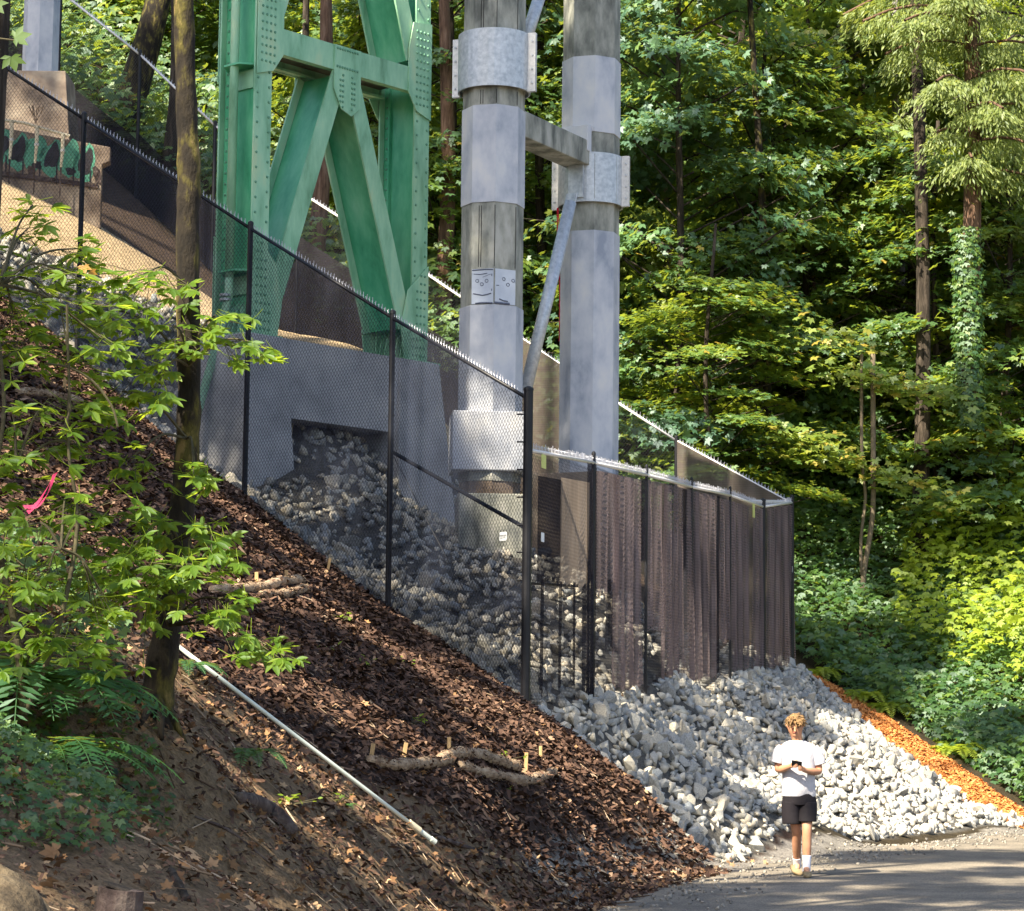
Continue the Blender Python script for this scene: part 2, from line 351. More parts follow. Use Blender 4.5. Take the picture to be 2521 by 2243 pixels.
# road and shoulder, level with z = 0
road_edge_px = [(1180, 2420), (1480, 2243), (1660, 2180), (1900, 2128), (2150, 2092), (2521, 2052), (2800, 2035)]
RE = [at0(*p) for p in road_edge_px]
ctrl += RE + [at0(1850, 2107), at0(1700, 2120), at0(2100, 2068), at0(2350, 2048), at0(2521, 2040), at0(2700, 2030)]
for x, y in [(2, 12), (4, 5), (10, 5), (4, 15), (8, 15), (12, 20), (6, 22), (10, 28), (14, 33), (14, 40), (18, 40), (16, 10), (22, 15), (22, 30), (11, 40)]: ctrl.append(np.array([x, y, 0.0]))
for x, y, z in [(-1.6, 5, .5), (0.3, 5, 0.15), (-5, 5, 2.0), (-12, 5, 6), (-12, 15, 7), (-12, 25, 9), (-14, 35, 12), (-9, 12, 5), (-9, 25, 7.6), (-25, 20, 14), (-25, 40, 19), (-22, 60, 25),
                (16, 48, 3.5), (22, 50, 7), (30, 40, 8), (32, 20, 5), (30, 60, 16), (22, 80, 27), (-20, 90, 34), (0, 100, 37), (30, 100, 38), (-30, 5, 12)]: ctrl.append(np.array([x, y, z]))
CT = np.array(ctrl); 
def _phi(d2): return np.sqrt(d2 + 0.8)
_A = _phi(((CT[:, None, :2] - CT[None, :, :2]) ** 2).sum(-1)) 
_n = len(CT); _P = np.concatenate([np.ones((_n, 1)), CT[:, :2]], 1)
_S = np.block([[_A - 0.02 * np.eye(_n), _P], [_P.T, np.zeros((3, 3))]])
_W = np.linalg.solve(_S, np.concatenate([CT[:, 2], np.zeros(3)]))
def inpoly(P, poly):
    P = np.atleast_2d(P); x, y = P[:, 0], P[:, 1]; r = np.zeros(len(P), bool); n = len(poly)
    for i in range(n):
        x1, y1 = poly[i][:2]; x2, y2 = poly[(i + 1) % n][:2]
        c = ((y1 > y) != (y2 > y)); 
        with np.errstate(divide='ignore', invalid='ignore'):
            xi = (x2 - x1) * (y - y1) / (y2 - y1 if y2 != y1 else 1e-9) + x1
        r ^= c & (x < xi)
    return r
def distline(P, line):
    P = np.atleast_2d(P)[:, :2]; best = np.full(len(P), 1e9)
    for a, b in zip(line[:-1], line[1:]):
        a = np.array(a[:2]); b = np.array(b[:2]); ab = b - a; t = np.clip(((P - a) @ ab) / (ab @ ab), 0, 1)
        best = np.minimum(best, np.linalg.norm(P - (a + t[:, None] * ab), axis=1))
    return best
ROAD = [tuple(p[:2]) for p in RE] + [(24, 41), (26, 3), (1.6, 3)]
def ground(X, Y):
    X = np.atleast_1d(np.asarray(X, float)); Y = np.atleast_1d(np.asarray(Y, float)); out = np.empty(len(X))
    for i in range(0, len(X), 20000):
        P = np.stack([X[i:i+20000], Y[i:i+20000]], 1)
        ph = _phi(((P[:, None, :] - CT[None, :, :2]) ** 2).sum(-1))
        out[i:i+20000] = ph @ _W[:_n] + _W[_n] + P @ _W[_n + 1:]
    P = np.stack([X, Y], 1); ins = inpoly(P, ROAD); d = distline(P, RE)
    k = np.where(ins, 0.0, np.clip(d / 1.2, 0, 1)); k = k * k * (3 - 2 * k)
    return out * k
def G(x, y): return float(ground([x], [y])[0])
def drop(px, py, Y0=8.0, Y1=95.0):
    """first point of the terrain seen at a photo pixel"""
    Ys = np.linspace(Y0, Y1, 700); P = np.array([at(px, py, y) for y in Ys]); g = ground(P[:, 0], P[:, 1])
    i = np.argmax(P[:, 2] < g); 
    return np.array([P[i, 0], P[i, 1], g[i]]) if P[i, 2] < g[i] else None

# regions, as plan outlines
FENCED = [tuple(p[:2]) for p in FL] + [(-9.5, 36.5), (-9.5, 50)] + [tuple(p[:2]) for p in BKB[::-1][1:]]
TOE = [at(1335, 1760, 28.3), at(1520, 1900, 28.0), at(1700, 2050, 28.3), at0(1850, 2107), at0(2100, 2068), at0(2350, 2048), at0(2521, 2040), at0(2640, 2034)]
RIGHTE = [at(2390, 1975, 40.0), at(2350, 1955, 40.5), at(2150, 1800, 43), at(1975, 1652, 46)]
RIPF = [tuple(FL[0][:2])] + [tuple(p[:2]) for p in TOE] + [tuple(p[:2]) for p in RIGHTE] + [tuple(FFpts[-1][:2])]
RIPI = [tuple(p[:2]) for p in FL] + [(-8.8, 38.8), (-5.6, 39.9), (-3.2, 40.6), (-1.0, 40.6), (1.2, 41), (2.6, 43), (4.2, 45.2)] + [tuple(p[:2]) for p in FFpts[::-1]]
STRIP = [tuple(p[:2]) for p in RIGHTE] + [tuple(at(1978, 1648, 46.5)[:2]), tuple(at(2005, 1655, 46.9)[:2]), tuple(at(2250, 1808, 43.9)[:2]), tuple(at(2521, 1960, 41.6)[:2]), (10.9, 40.0), (9.6, 39.2)]
PIPE0, PIPE1 = (430, 1608), (1055, 2092)

def axis(lo, hi, parts):
    out = [lo]; 
    for upto, st in parts:
        n = max(1, round((upto - out[-1]) / st)); out += list(np.linspace(out[-1], upto, n + 1)[1:])
    return np.array(out)
xs = axis(-40, 0, [(-10, 1.5), (10, .14), (14, .4), (45, 2)]); ys = axis(3, 0, [(9, .5), (48, .16), (70, .8), (120, 3)])
GX, GY = np.meshgrid(xs, ys, indexing='ij'); gx = GX.ravel(); gy = GY.ravel(); gz = ground(gx, gy)
P2 = np.stack([gx, gy], 1)
rip = inpoly(P2, RIPF) | inpoly(P2, RIPI); strip = inpoly(P2, STRIP); fen = inpoly(P2, FENCED)
# camera-side split of mulch and bare soil follows the white pipe's line down the slope
def side(P, a, b): return (b[0] - a[0]) * (P[:, 1] - a[1]) - (b[1] - a[1]) * (P[:, 0] - a[0])
_pa = at(-300, 1250, 24); _pb = at(430, 1612, 17.2); _pc = at(1055, 2092, 19.6); _pd = at(1750, 2110, 27.5)
SOIL = [tuple(_pa[:2]), tuple(_pb[:2]), tuple(_pc[:2]), tuple(_pd[:2]), (3, 26), (3, 3), (-40, 3), (-40, 24)]
soil = inpoly(P2, SOIL)
kind = np.full(len(gx), 3)                         # forest floor
mul = (gy < 36) & (gx < 4) & ~fen; kind[mul] = 0
kind[soil] = 1; kind[fen] = 2; kind[strip] = 4; kind[rip] = 5
cols = np.array([[.045, .027, .020], [.18, .125, .075], [.62, .46, .27], [.045, .035, .02], [.42, .17, .06], [.10, .095, .085]])
tint = cols[kind]
shd = (gy > 21.5) & (distline(P2, RE) < .75) & ~inpoly(P2, ROAD) & ~rip; tint[shd] = tint[shd] * 0.3 + np.array([.30, .28, .25]) * 0.7 
und = fen & (gy > 44.3) ; tint[und] = [.10, .07, .05]
nz = RNG.normal(0, 1, len(gx)) * np.where(soil | mul, .012, .004) * (gy < 48)
inroad = inpoly(P2, ROAD); nz[inroad] = 0; gz2 = gz + nz
# the boulder-like dirt bank at the lower left
nx, ny = len(xs), len(ys)
I = np.arange(nx * ny).reshape(nx, ny)
Fq = np.stack([I[:-1, :-1], I[1:, :-1], I[1:, 1:], I[:-1, 1:]], -1).reshape(-1, 4)
hill = struct(npmesh('hillside', np.stack([gx, gy, gz2 - np.where(inroad, .004, 0)], 1), Fq, M_ground, col=tint, smooth=True))

# road sheet
m, nt, b = newmat('worn_asphalt')
c1 = ramp(nt, [(0.11, 0.095, 0.075), (0.18, 0.155, 0.12), (0.25, 0.21, 0.16)], noise(nt, 0.8, 10, .75), [.38, .5, .62]); sp = ramp(nt, [(.45,) * 3, (1.45,) * 3], noise(nt, 55, 5), [.38, .62])
nt.links.new(mixc(nt, c1, sp, 1.0, 'MULTIPLY'), b.inputs['Base Color']); b.inputs['Roughness'].default_value = .85; bump(nt, b, noise(nt, 120, 3), .5, .006)
M_road = m
rp = [(p[0] + .12 * math.sin(7 * i), p[1]) for i, p in enumerate(smoothpath([(q[0], q[1], 0) for q in RE], 14))] + [(24, 41), (26, 3), (1.6, 3)]
struct(npmesh('road', np.array([(x, y, .004) for x, y in rp]), [tuple(range(len(rp)))], M_road))

# ------------------------------------------------------------------ rocks
def rockmesh(seed):
    r = np.random.default_rng(seed); P = r.normal(size=(13, 3)); P /= np.linalg.norm(P, axis=1, keepdims=True)
    P *= r.uniform(.8, 1.1, (13, 1)); P *= np.array([1, r.uniform(.6, .95), r.uniform(.42, .72)])
    bm = bmesh.new(); [bm.verts.new(p) for p in P]; rr = bmesh.ops.convex_hull(bm, input=bm.verts)
    bmesh.ops.delete(bm, geom=[v for v in bm.verts if not v.link_faces], context='VERTS')
    bm.verts.index_update(); V = np.array([v.co[:] for v in bm.verts]); F = [[v.index for v in f.verts] for f in bm.faces]; bm.free()
    return V, np.array([f for f in F if len(f) == 3])
ROCKS = [rockmesh(s) for s in range(12)]
ripbed = thing('riprap_bank', (3, 33, 0), '', ''); del ripbed['label']; del ripbed['category']; struct(ripbed)
def rotm(n, rng):
    q = rng.normal(size=(n, 4)); q /= np.linalg.norm(q, axis=1, keepdims=True); w_, x, y, z = q.T
    return np.stack([np.stack([1-2*(y*y+z*z), 2*(x*y-z*w_), 2*(x*z+y*w_)], -1), np.stack([2*(x*y+z*w_), 1-2*(x*x+z*z), 2*(y*z-x*w_)], -1), np.stack([2*(x*z-y*w_), 2*(y*z+x*w_), 1-2*(x*x+y*y)], -1)], 1)
def sample(poly, dens, rng, extra=None):
    A = np.array(poly); lo = A.min(0); hi = A.max(0); n = int(dens * (hi[0] - lo[0]) * (hi[1] - lo[1]))
    P = rng.uniform(lo, hi, (n, 2)); P = P[inpoly(P, poly)]
    if extra is not None: P = P[extra(P)]
    return P
rr = np.random.default_rng(3)
Pf = sample(RIPF, 110, rr); Pi = sample(RIPI, 52, rr)
PR = np.concatenate([Pf, Pi]); PR = PR[distline(PR, RE) > .12]
gzr = ground(PR[:, 0], PR[:, 1]); sz = rr.uniform(.042, .118, len(PR)) * np.where(rr.random(len(PR)) < .14, 1.4, 1)
toe_d = distline(PR, [tuple(p[:2]) for p in TOE]); sz *= np.where(toe_d < .4, .9, 1)
lift = rr.uniform(-.02, .10, len(PR))
size_px = sz / PR[:, 1] * np.where(inpoly(PR, RIPF), 1, .8); order = np.argsort(-size_px * (lift > .03))
mats_shared = []
for k, (V, F) in enumerate(ROCKS):
    me = bpy.data.meshes.new('rock'); me.from_pydata(V.tolist(), [], F.tolist()); me.materials.append(M_rock); mats_shared.append(me)
top = set(order[:300].tolist())
for i in order[:300]:
    o = bpy.data.objects.new('rock', mats_shared[i % 12]); C.objects.link(o); o.parent = ripbed
    o.location = (PR[i, 0] - 3, PR[i, 1] - 33, gzr[i] + lift[i]); o.rotation_euler = tuple(rr.uniform(0, 6.28, 3)); s = float(sz[i]); o.scale = (s * 1.1, s * 1.1, s)
rest = np.array([i for i in range(len(PR)) if i not in top]); Vs = []; Fs = []; vr = []; off = 0
for k, (V, F) in enumerate(ROCKS):
    ii = rest[rest % 12 == k]; R = rotm(len(ii), rr)
    W = np.einsum('nij,vj->nvi', R, V) * sz[ii][:, None, None] * 1.1 + np.stack([PR[ii, 0], PR[ii, 1], gzr[ii] + lift[ii] - .03], 1)[:, None, :]
    Vs.append(W.reshape(-1, 3)); Fs.append((np.arange(len(ii))[:, None, None] * len(V) + F[None] + off).reshape(-1, 3)); off += len(ii) * len(V)
    vr.append(np.repeat(rr.random(len(ii)), len(V)))
stuff(npmesh('riprap_rocks', np.concatenate(Vs), np.concatenate(Fs), M_rock, ripbed, var=np.concatenate(vr)))
print('rocks', len(PR))
# small grey stones along the shoulder of the road
Ps = sample([(-1, 17), (14, 17), (14, 41), (-1, 41)], 90, rr, lambda P: (distline(P, RE) < 1.0) & (rr.random(len(P)) < .45 * np.exp(-((distline(P, RE) - .3) / .45) ** 2) * (P[:, 1] > 21)) & (P[:, 1] < 60))
V, F = ROCKS[2]; n = len(Ps); R = rotm(n, rr); s_ = rr.uniform(.012, .035, n)
W = np.einsum('nij,vj->nvi', R, V) * s_[:, None, None] + np.stack([Ps[:, 0], Ps[:, 1], ground(Ps[:, 0], Ps[:, 1]) + .012], 1)[:, None]
o = stuff(npmesh('shoulder_gravel', W.reshape(-1, 3), (np.arange(n)[:, None, None] * len(V) + F[None]).reshape(-1, 3), M_grit, var=np.repeat(rr.random(n), len(V))))
tag(o, 'loose grey gravel scattered along the edge of the road', 'gravel')

# ------------------------------------------------------------------ small flat pieces in bulk
def kite(tip, wid, base=(0, 0, 0), z=0.0):
    b_ = np.array(base, float); t = np.array(tip, float); d = t - b_; n = np.array([-d[1], d[0], 0]); n = n / np.linalg.norm(n) * wid
    return [b_ + [0, 0, z], b_ + d * .5 + n + [0, 0, z], t + [0, 0, z - .06], b_ + d * .5 - n + [0, 0, z]]
def lobed(k5=True):
    V = []; F = []
    L = [((0, 1, 0), .26, 0), ((.72, .62, 0), .22, .03), ((-.72, .62, 0), .22, -.03)]
    if k5: L += [((.62, -.05, 0), .14, .05), ((-.62, -.05, 0), .14, -.05)]
    for tip, wd, z in L:
        n = len(V); V += kite(tip, wd, z=z); F += [(n, n + 1, n + 2), (n, n + 2, n + 3)]
    return np.array(V), np.array(F)
MAPLE = lobed(True); MAPLE3 = lobed(False)
SPRIG = (np.array(kite((0, 1, 0), .13)), np.array([(0, 1, 2), (0, 2, 3)]))
OVAL = (np.array([(0, 0, 0), (.20, .25, .03), (.27, .55, .03), (.14, .85, .0), (0, 1.05, -.05), (-.14, .85, .0), (-.27, .55, .03), (-.20, .25, .03), (0, .55, -.04)], float),
        np.array([(0, 1, 8), (1, 2, 8), (2, 3, 8), (3, 4, 8), (4, 5, 8), (5, 6, 8), (6, 7, 8), (7, 0, 8)]))
CHIP = (np.array([(-.5, -.12, 0), (.5, -.2, .05), (.45, .16, 0), (-.45, .2, .08)], float), np.array([(0, 1, 2), (0, 2, 3)]))
def basis(nrm, yaw_dir=None, rng=RNG):
    """rotation matrices whose z is nrm and y is near yaw_dir"""
    n = len(nrm); z = nrm / np.linalg.norm(nrm, axis=1, keepdims=True)
    if yaw_dir is None: yaw_dir = rng.normal(size=(n, 3))
    y = yaw_dir - (yaw_dir * z).sum(1, keepdims=True) * z; y /= np.maximum(1e-6, np.linalg.norm(y, axis=1, keepdims=True))
    x = np.cross(y, z); return np.stack([x, y, z], -1)
def scatter(T, pos, R, size, var):
    V, F = T; n = len(pos)
    W = np.einsum('nij,vj->nvi', R, V) * np.reshape(size, (-1, 1, 1)) + pos[:, None, :]
    return W.reshape(-1, 3), (np.arange(n)[:, None, None] * len(V) + F[None]).reshape(-1, F.shape[1]), np.repeat(var, len(V))
def join(parts):
    V = []; F = []; vr = []; off = 0
    for v, f, a in parts: V.append(v); F.append(f + off); vr.append(a); off += len(v)
    return np.concatenate(V), np.concatenate(F), np.concatenate(vr)

# mulch
vis0 = lambda P: (P[:, 0] > -.24 * P[:, 1] - .3) & (P[:, 1] > 8)
MUL = [(-9, 14), (5, 14), (5, 36), (-9, 36)]
Pm = sample(MUL, 620, rr, lambda P: (P[:, 0] < 2.3) & ~inpoly(P, FENCED) & ~inpoly(P, SOIL) & ~inpoly(P, RIPF) & ~inpoly(P, ROAD) & (P[:, 0] < (P[:, 1] - 14) * .35 + 1.5) & (P[:, 0] > -.24 * P[:, 1] - .3))
n = len(Pm); nr = np.stack([rr.normal(0, .55, n) + .4, rr.normal(0, .55, n) - .15, np.ones(n)], 1)
Pq = sample([(-5, 8), (3, 8), (3, 27), (-5, 27)], 420, rr, lambda P: vis0(P) & inpoly(P, SOIL) & ~inpoly(P, ROAD)); Pm = np.concatenate([Pm, Pq]); n = len(Pm); nr = np.stack([rr.normal(0, .55, n) + .4, rr.normal(0, .55, n) - .15, np.ones(n)], 1)
v, f, a = scatter(CHIP, np.stack([Pm[:, 0], Pm[:, 1], ground(Pm[:, 0], Pm[:, 1]) + rr.uniform(.0, .045, n)], 1), basis(nr, rng=rr), rr.uniform(.035, .12, n) * np.clip((Pm[:, 1] - 6) / 16, .35, 1), np.clip(rr.beta(1.6, 3.4, n), 0, 1))
tag(stuff(npmesh('bark_mulch', v, f, M_chip, var=a)), 'dark brown bark mulch covering the slope below the fence', 'mulch')
print('chips', n)
Po = sample(STRIP, 1100, rr); n = len(Po); nr = np.stack([rr.normal(0, .4, n), rr.normal(0, .4, n) - .3, np.ones(n)], 1)
v, f, a = scatter(CHIP, np.stack([Po[:, 0], Po[:, 1], ground(Po[:, 0], Po[:, 1]) + rr.uniform(0, .04, n)], 1), basis(nr, rng=rr), rr.uniform(.04, .1, n), rr.random(n))
tag(stuff(npmesh('orange_bark_chips', v, f, M_orange, var=a)), 'strip of bright orange bark chips along the right edge of the rock bank', 'bark chips')
# fallen leaves: many on bare soil, fewer on mulch
def fallen(poly, dens, rng, ex):
    P = sample(poly, dens, rng, ex); n = len(P)
    nr = np.stack([rng.normal(0, .8, n) + .3, rng.normal(0, .8, n) - .3, np.ones(n)], 1)
    return scatter(MAPLE, np.stack([P[:, 0], P[:, 1], ground(P[:, 0], P[:, 1]) + rng.uniform(.01, .05, n)], 1), basis(nr, rng=rng), rng.uniform(.018, .06, n), np.clip(rng.beta(1.5, 2.2, n), 0, 1))
vis = lambda P: (P[:, 0] > -.24 * P[:, 1] - .3) & (P[:, 1] > 8)
j = join([fallen([(-5, 8), (3, 8), (3, 27), (-5, 27)], 95, rr, lambda P: vis(P) & inpoly(P, SOIL) & ~inpoly(P, ROAD)),
          fallen([(-8, 14), (3, 14), (3, 34), (-8, 34)], 14, rr, lambda P: vis(P) & ~inpoly(P, SOIL) & ~inpoly(P, FENCED) & ~inpoly(P, RIPF) & ~inpoly(P, ROAD))])
tag(stuff(npmesh('fallen_leaves', j[0], j[1], M_fallen, var=j[2])), 'dry tan and orange fallen leaves scattered over soil and mulch', 'fallen leaves')
# twigs, sticks and coarse debris on the lower slope
Pt = sample([(-4, 9), (4, 9), (4, 27), (-4, 27)], 12, rr, lambda P: vis(P) & ~inpoly(P, ROAD) & ~inpoly(P, RIPF)); n = len(Pt)
a0 = np.stack([Pt[:, 0], Pt[:, 1], ground(Pt[:, 0], Pt[:, 1]) + .015], 1); an = rr.normal(-.4, .7, n); L = rr.uniform(.04, .28, n)
b0 = a0 + np.stack([np.cos(an) * L, np.sin(an) * L, 0 * L], 1); b0[:, 2] = ground(b0[:, 0], b0[:, 1]) + rr.uniform(.01, .05, n)
v, f = prisms(a0, b0, rr.uniform(.002, .007, n), 4)
tag(stuff(npmesh('twig_litter', v, f, varmat('dead_twig', [(.05, .03, .02), (.2, .14, .09), (.42, .33, .24)]), var=np.repeat(rr.random(n), 8))), 'thin dead twigs littering the lower soil slope', 'twigs')
# ------------------------------------------------------------------ green steel bent
ZU = np.array([0, 0, 1.0])
TL = at(632, 855, 36.0); TR = at(1028, 872, 38.6)
ZB = 0.5 * (TL[2] + TR[2])
dF = unit([TR[0] - TL[0], TR[1] - TL[1], 0]); nF = np.array([dF[1], -dF[0], 0]); LF = np.linalg.norm((TR - TL)[:2])
ZTOP = 16.0
def FP(s, z, m=0.0): return np.array([TL[0], TL[1], 0]) + dF * s + nF * m + ZU * z
zbr = at(853, 150, 37.3)[2]                     # level of the cross brace
tower = thing('steel_tower', FP(LF / 2, ZB, -.39), 'green riveted steel bridge tower standing on the low concrete portal pier', 'bridge tower')
def hsec(name, a, b, wide, depth=.78, t=.035, mat_f=None, parent=tower):
    """rolled H section from a to b (points on the outer flange plane), in the plane of the frame"""
    ax = unit(b - a); side_ = np.cross(nF, ax); mid = (a + b) / 2; h = np.linalg.norm(b - a) / 2
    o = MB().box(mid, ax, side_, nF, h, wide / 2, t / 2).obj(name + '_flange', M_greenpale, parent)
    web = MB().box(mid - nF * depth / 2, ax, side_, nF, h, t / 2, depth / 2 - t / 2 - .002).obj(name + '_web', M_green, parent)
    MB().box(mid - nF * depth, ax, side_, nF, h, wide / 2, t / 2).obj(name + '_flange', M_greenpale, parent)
    return web
def rivets(pts, name='rivets', parent=tower, r=.025, nrm=nF):
    """round rivet heads joined in one part"""
    b = MB()
    x = unit(np.cross(nrm, ZU)); y = np.cross(nrm, x)
    for p in pts:
        R0 = [p + r * (math.cos(k) * x + math.sin(k) * y) for k in np.arange(6) * math.pi / 3]
        R1 = [p + nrm * r * .6 + .65 * r * (math.cos(k) * x + math.sin(k) * y) for k in np.arange(6) * math.pi / 3]
        b.frustum([R0, R1])
    return stuff(b.obj(name, M_rivet, parent, fix=False))
WL = .34
for s, nm in ((0, 'leg'), (LF, 'leg')):
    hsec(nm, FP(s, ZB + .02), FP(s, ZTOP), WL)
    # flange cover angles standing proud of the web, seen from the left
    for m in (-.075, -.705):
        MB().box(FP(s - .045, (ZB + ZTOP) / 2, m), ZU, dF, nF, (ZTOP - ZB) / 2 - .03, .027, .055).obj('flange_angle', M_green, tower)
    rv = [FP(s + e, z, .018) for i, z in enumerate(np.arange(ZB + .15, ZTOP, .115)) for e in ((-.115,) if i % 2 else (.115,))]
    rivets(rv)
    rivets([FP(s - .072, z, m) for z in np.arange(ZB + .2, ZTOP, .17) for m in (-.075, -.705)], nrm=-dF)
# brace, both faces, with the tan wooden-looking soffit gap between
BH = .40
for m in (.020, -.800):
    MB().box(FP(LF / 2, zbr, m), dF, ZU, nF, LF / 2 - .18, BH / 2, .016).obj('brace_plate', M_greenpale, tower)
MB().box(FP(LF / 2, zbr, -.39), dF, ZU, nF, LF / 2 - .18, .02, .39).obj('brace_web', M_tanconc, tower)
MB().box(FP(LF / 2, zbr - BH / 2 + .03, -.06), dF, ZU, nF, LF / 2 - .18, .02, .055).obj('brace_angle', M_greenpale, tower)
MB().box(FP(LF / 2, zbr - BH / 2 + .03, -.72), dF, ZU, nF, LF / 2 - .18, .02, .055).obj('brace_angle', M_greenpale, tower)
zb0, zt0 = ZB + .55, zbr - .25
hsec('diagonal', FP(.30, zb0, .002), FP(LF / 2 - .14, zt0, .002), .30)
hsec('diagonal', FP(LF - .30, zb0, .002), FP(LF / 2 + .14, zt0, .002), .30)
zh = zbr - ZB
hsec('diagonal', FP(LF - .22, zbr + .35, .002), FP(LF / 2 + .30, zbr + zh * .9, .002), .30)
hsec('diagonal', FP(.22, zbr + .35, .002), FP(LF / 2 - .30, zbr + zh * .9, .002), .30)
def gusset(pts, m, riv):
    g = MB().prism([FP(s, z, m) for s, z in pts], nF * .02).obj('gusset_plate', M_greenpale, tower)
    if riv: rivets([FP(s, z, m + .02) for s, z in riv], 'rivets', g)
LC = LF / 2
cr = [(LC + e, zbr + z) for z in (.15, -.14) for e in np.arange(-.23, .26, .055)]
cr += [(LC + sgn * (.10 + .055 * k) + (0 if j else .0), zbr - .26 - .085 * j - 0) for sgn in (-1, 1) for j in range(7) for k in (0, 1) if not (j in (0, 6) and k)]
for m in (.038, -.84):
    gusset([(LC - .29, zbr + .2), (LC + .29, zbr + .2), (LC + .29, zbr - .72), (LC + .10, zbr - .88), (LC - .12, zbr - .80), (LC - .29, zbr - .50)], m, cr if m > 0 else None)
    for s, q in ((0, 1), (LF, -1)):
        rvv = [(s + q * (.0 + .085 * k) - q * .08, z) for k in range(4) for z in np.arange(zbr - .38, zbr + .85, .12) if k < 4 - abs(z - zbr) * 2.4 + 1]
        gusset([(s - q * .165, zbr - .6), (s - q * .165, zbr + 1.0), (s + q * .26, zbr + .95), (s + q * .36, zbr + .5), (s + q * .36, zbr - .22), (s + q * .165, zbr - .5)], m, rvv if m > 0 else None)
        rvb = [(s + q * (-.08 + .085 * k), z) for k in range(4) for z in np.arange(ZB + .12, ZB + 1.5, .13) if k < 4.0 - (z - ZB) * 1.6]
        gusset([(s - q * .165, ZB + .03), (s + q * .36, ZB + .03), (s + q * .44, ZB + .55), (s + q * .30, ZB + 1.15), (s - q * .165, ZB + 1.6)], m, rvb if m > 0 else None)
# left leg: down pipe with shrouds and steps, base webs
pm = -.40
for zz, ww in ((at(575, 160, 36)[2], .30), (at(575, 668, 36)[2], .30)):
    MB().prism([FP(-.03, zz, -.02), FP(-.30, zz, -.22), FP(-.30, zz, -.55), FP(-.03, zz, -.76)], ZU * .03).obj('stiffener_shelf', M_green, tower)
    MB().box(FP(-.035, zz - .18, -.39), ZU, dF, nF, .14, .012, .33).obj('splice_plate', M_greenpale, tower)
p_top, p_mid, p_b = FP(-.22, ZTOP, pm), FP(-.22, ZB + .9, pm), FP(-.32, ZB + .1, pm - .05)
dp = MB().tube([p_top, p_mid], .068, 12).obj('down_pipe', M_greenpale, tower, smooth=True)
MB().tube([p_mid - ZU * -.02, p_mid - ZU * .25, p_b, FP(-.75, ZB - 1.35, pm - .1), FP(-.85, ZB - 2.4, pm - .1)], .066, 12).obj('lower_pipe', M_greenpale, dp, smooth=True)
for z in (ZB + .55, ZB + .62): MB().tube([FP(-.27, z, pm - .02), FP(-.27, z + .035, pm - .02)], .09, 12).obj('pipe_clamp', M_galv, dp)
for s in (0, LF):
    MB().box(FP(s, ZB + .01, -.39), dF, nF, ZU, .36, .56, .02).obj('base_plate', M_greenpale, tower)
    for m in (-.15, -.27, -.39, -.51, -.63):
        MB().prism([FP(s - .03, ZB + .03, m), FP(s - .28, ZB + .03, m), FP(s - .20, ZB + .42, m), FP(s - .03, ZB + .55, m)], nF * .018).obj('base_stiffener', M_greenpale, tower)

# ------------------------------------------------------------------ portal pier under the tower
pier = thing('concrete_pier', FP(LF / 2, ZB - 3, -.39), 'low grey concrete portal pier with a square opening, under the green tower', 'pier')
def ped(s0, s1, m0, m1, zt, zb, k, name, parent, mat=M_pier, frame=FP):
    """battered pedestal"""
    def ring(g, z): return [frame(s0 - g, z, m0 - g), frame(s1 + g, z, m0 - g), frame(s1 + g, z, m1 + g), frame(s0 - g, z, m1 + g)]
    return MB().frustum([ring(0, zt), ring(k * (zt - zb), zb)]).obj(name, mat, parent, bevel=.02)
ped(-.42, .37, -1.02, .26, ZB, ZB - 3.6, .055, 'pedestal', pier)
ped(LF - .66, LF + .24, -1.02, .26, ZB, ZB - 3.9, .085, 'pedestal', pier)
MB().box(FP(LF / 2, ZB - .60, -.38), dF, nF, ZU, LF / 2 - .34, .63, .595).obj('cross_beam', M_pier, pier)

# ------------------------------------------------------------------ concrete bent of two octagonal columns
CL = at(1207, 1000, 36.0); CR = at(1450, 1000, 38.8)
dC = unit([CR[0] - CL[0], CR[1] - CL[1], 0]); nC = np.array([dC[1], -dC[0], 0]); LC2 = np.linalg.norm((CR - CL)[:2])
bent = thing('concrete_bent', (CL[0], CL[1], 4.2), 'two tall octagonal concrete columns joined by a short beam, right of the green tower', 'bridge columns')
def octo(c, r, z0, z1, name, mat, parent=bent, rot=-.305, n=8, smooth=False, zs=None):
    zs = zs or [z0, z1]; rr_ = r / math.cos(math.pi / n) if n == 8 else r
    rings = [[np.array([c[0] + rr_ * math.cos(rot + 2 * math.pi * k / n + math.pi / 8), c[1] + rr_ * math.sin(rot + 2 * math.pi * k / n + math.pi / 8), z]) for k in range(n)] for z in zs]
    o = MB().frustum(rings).obj(name, mat, parent)
    return o
def zc(py, c, px): return at(px, py, c[1])[2]
for c, px, r, base, wraps, weath in ((CL, 1207, .432, 1190, [(275, 512), (762, 1030)], None), (CR, 1450, .432, 1180, [(155, 340), (580, 1170)], None)):
    col_ = octo(c, r, zc(base, c, px), 17.0, 'column', M_conc)
    for a_, b_ in wraps: octo(c, r + .012, zc(b_, c, px), zc(a_, c, px), 'painted_wrap', M_wrap, col_)
M_ink = simple('faded_ink', [(.07, .08, .12), (.16, .18, .24)], 30, bmp=0)
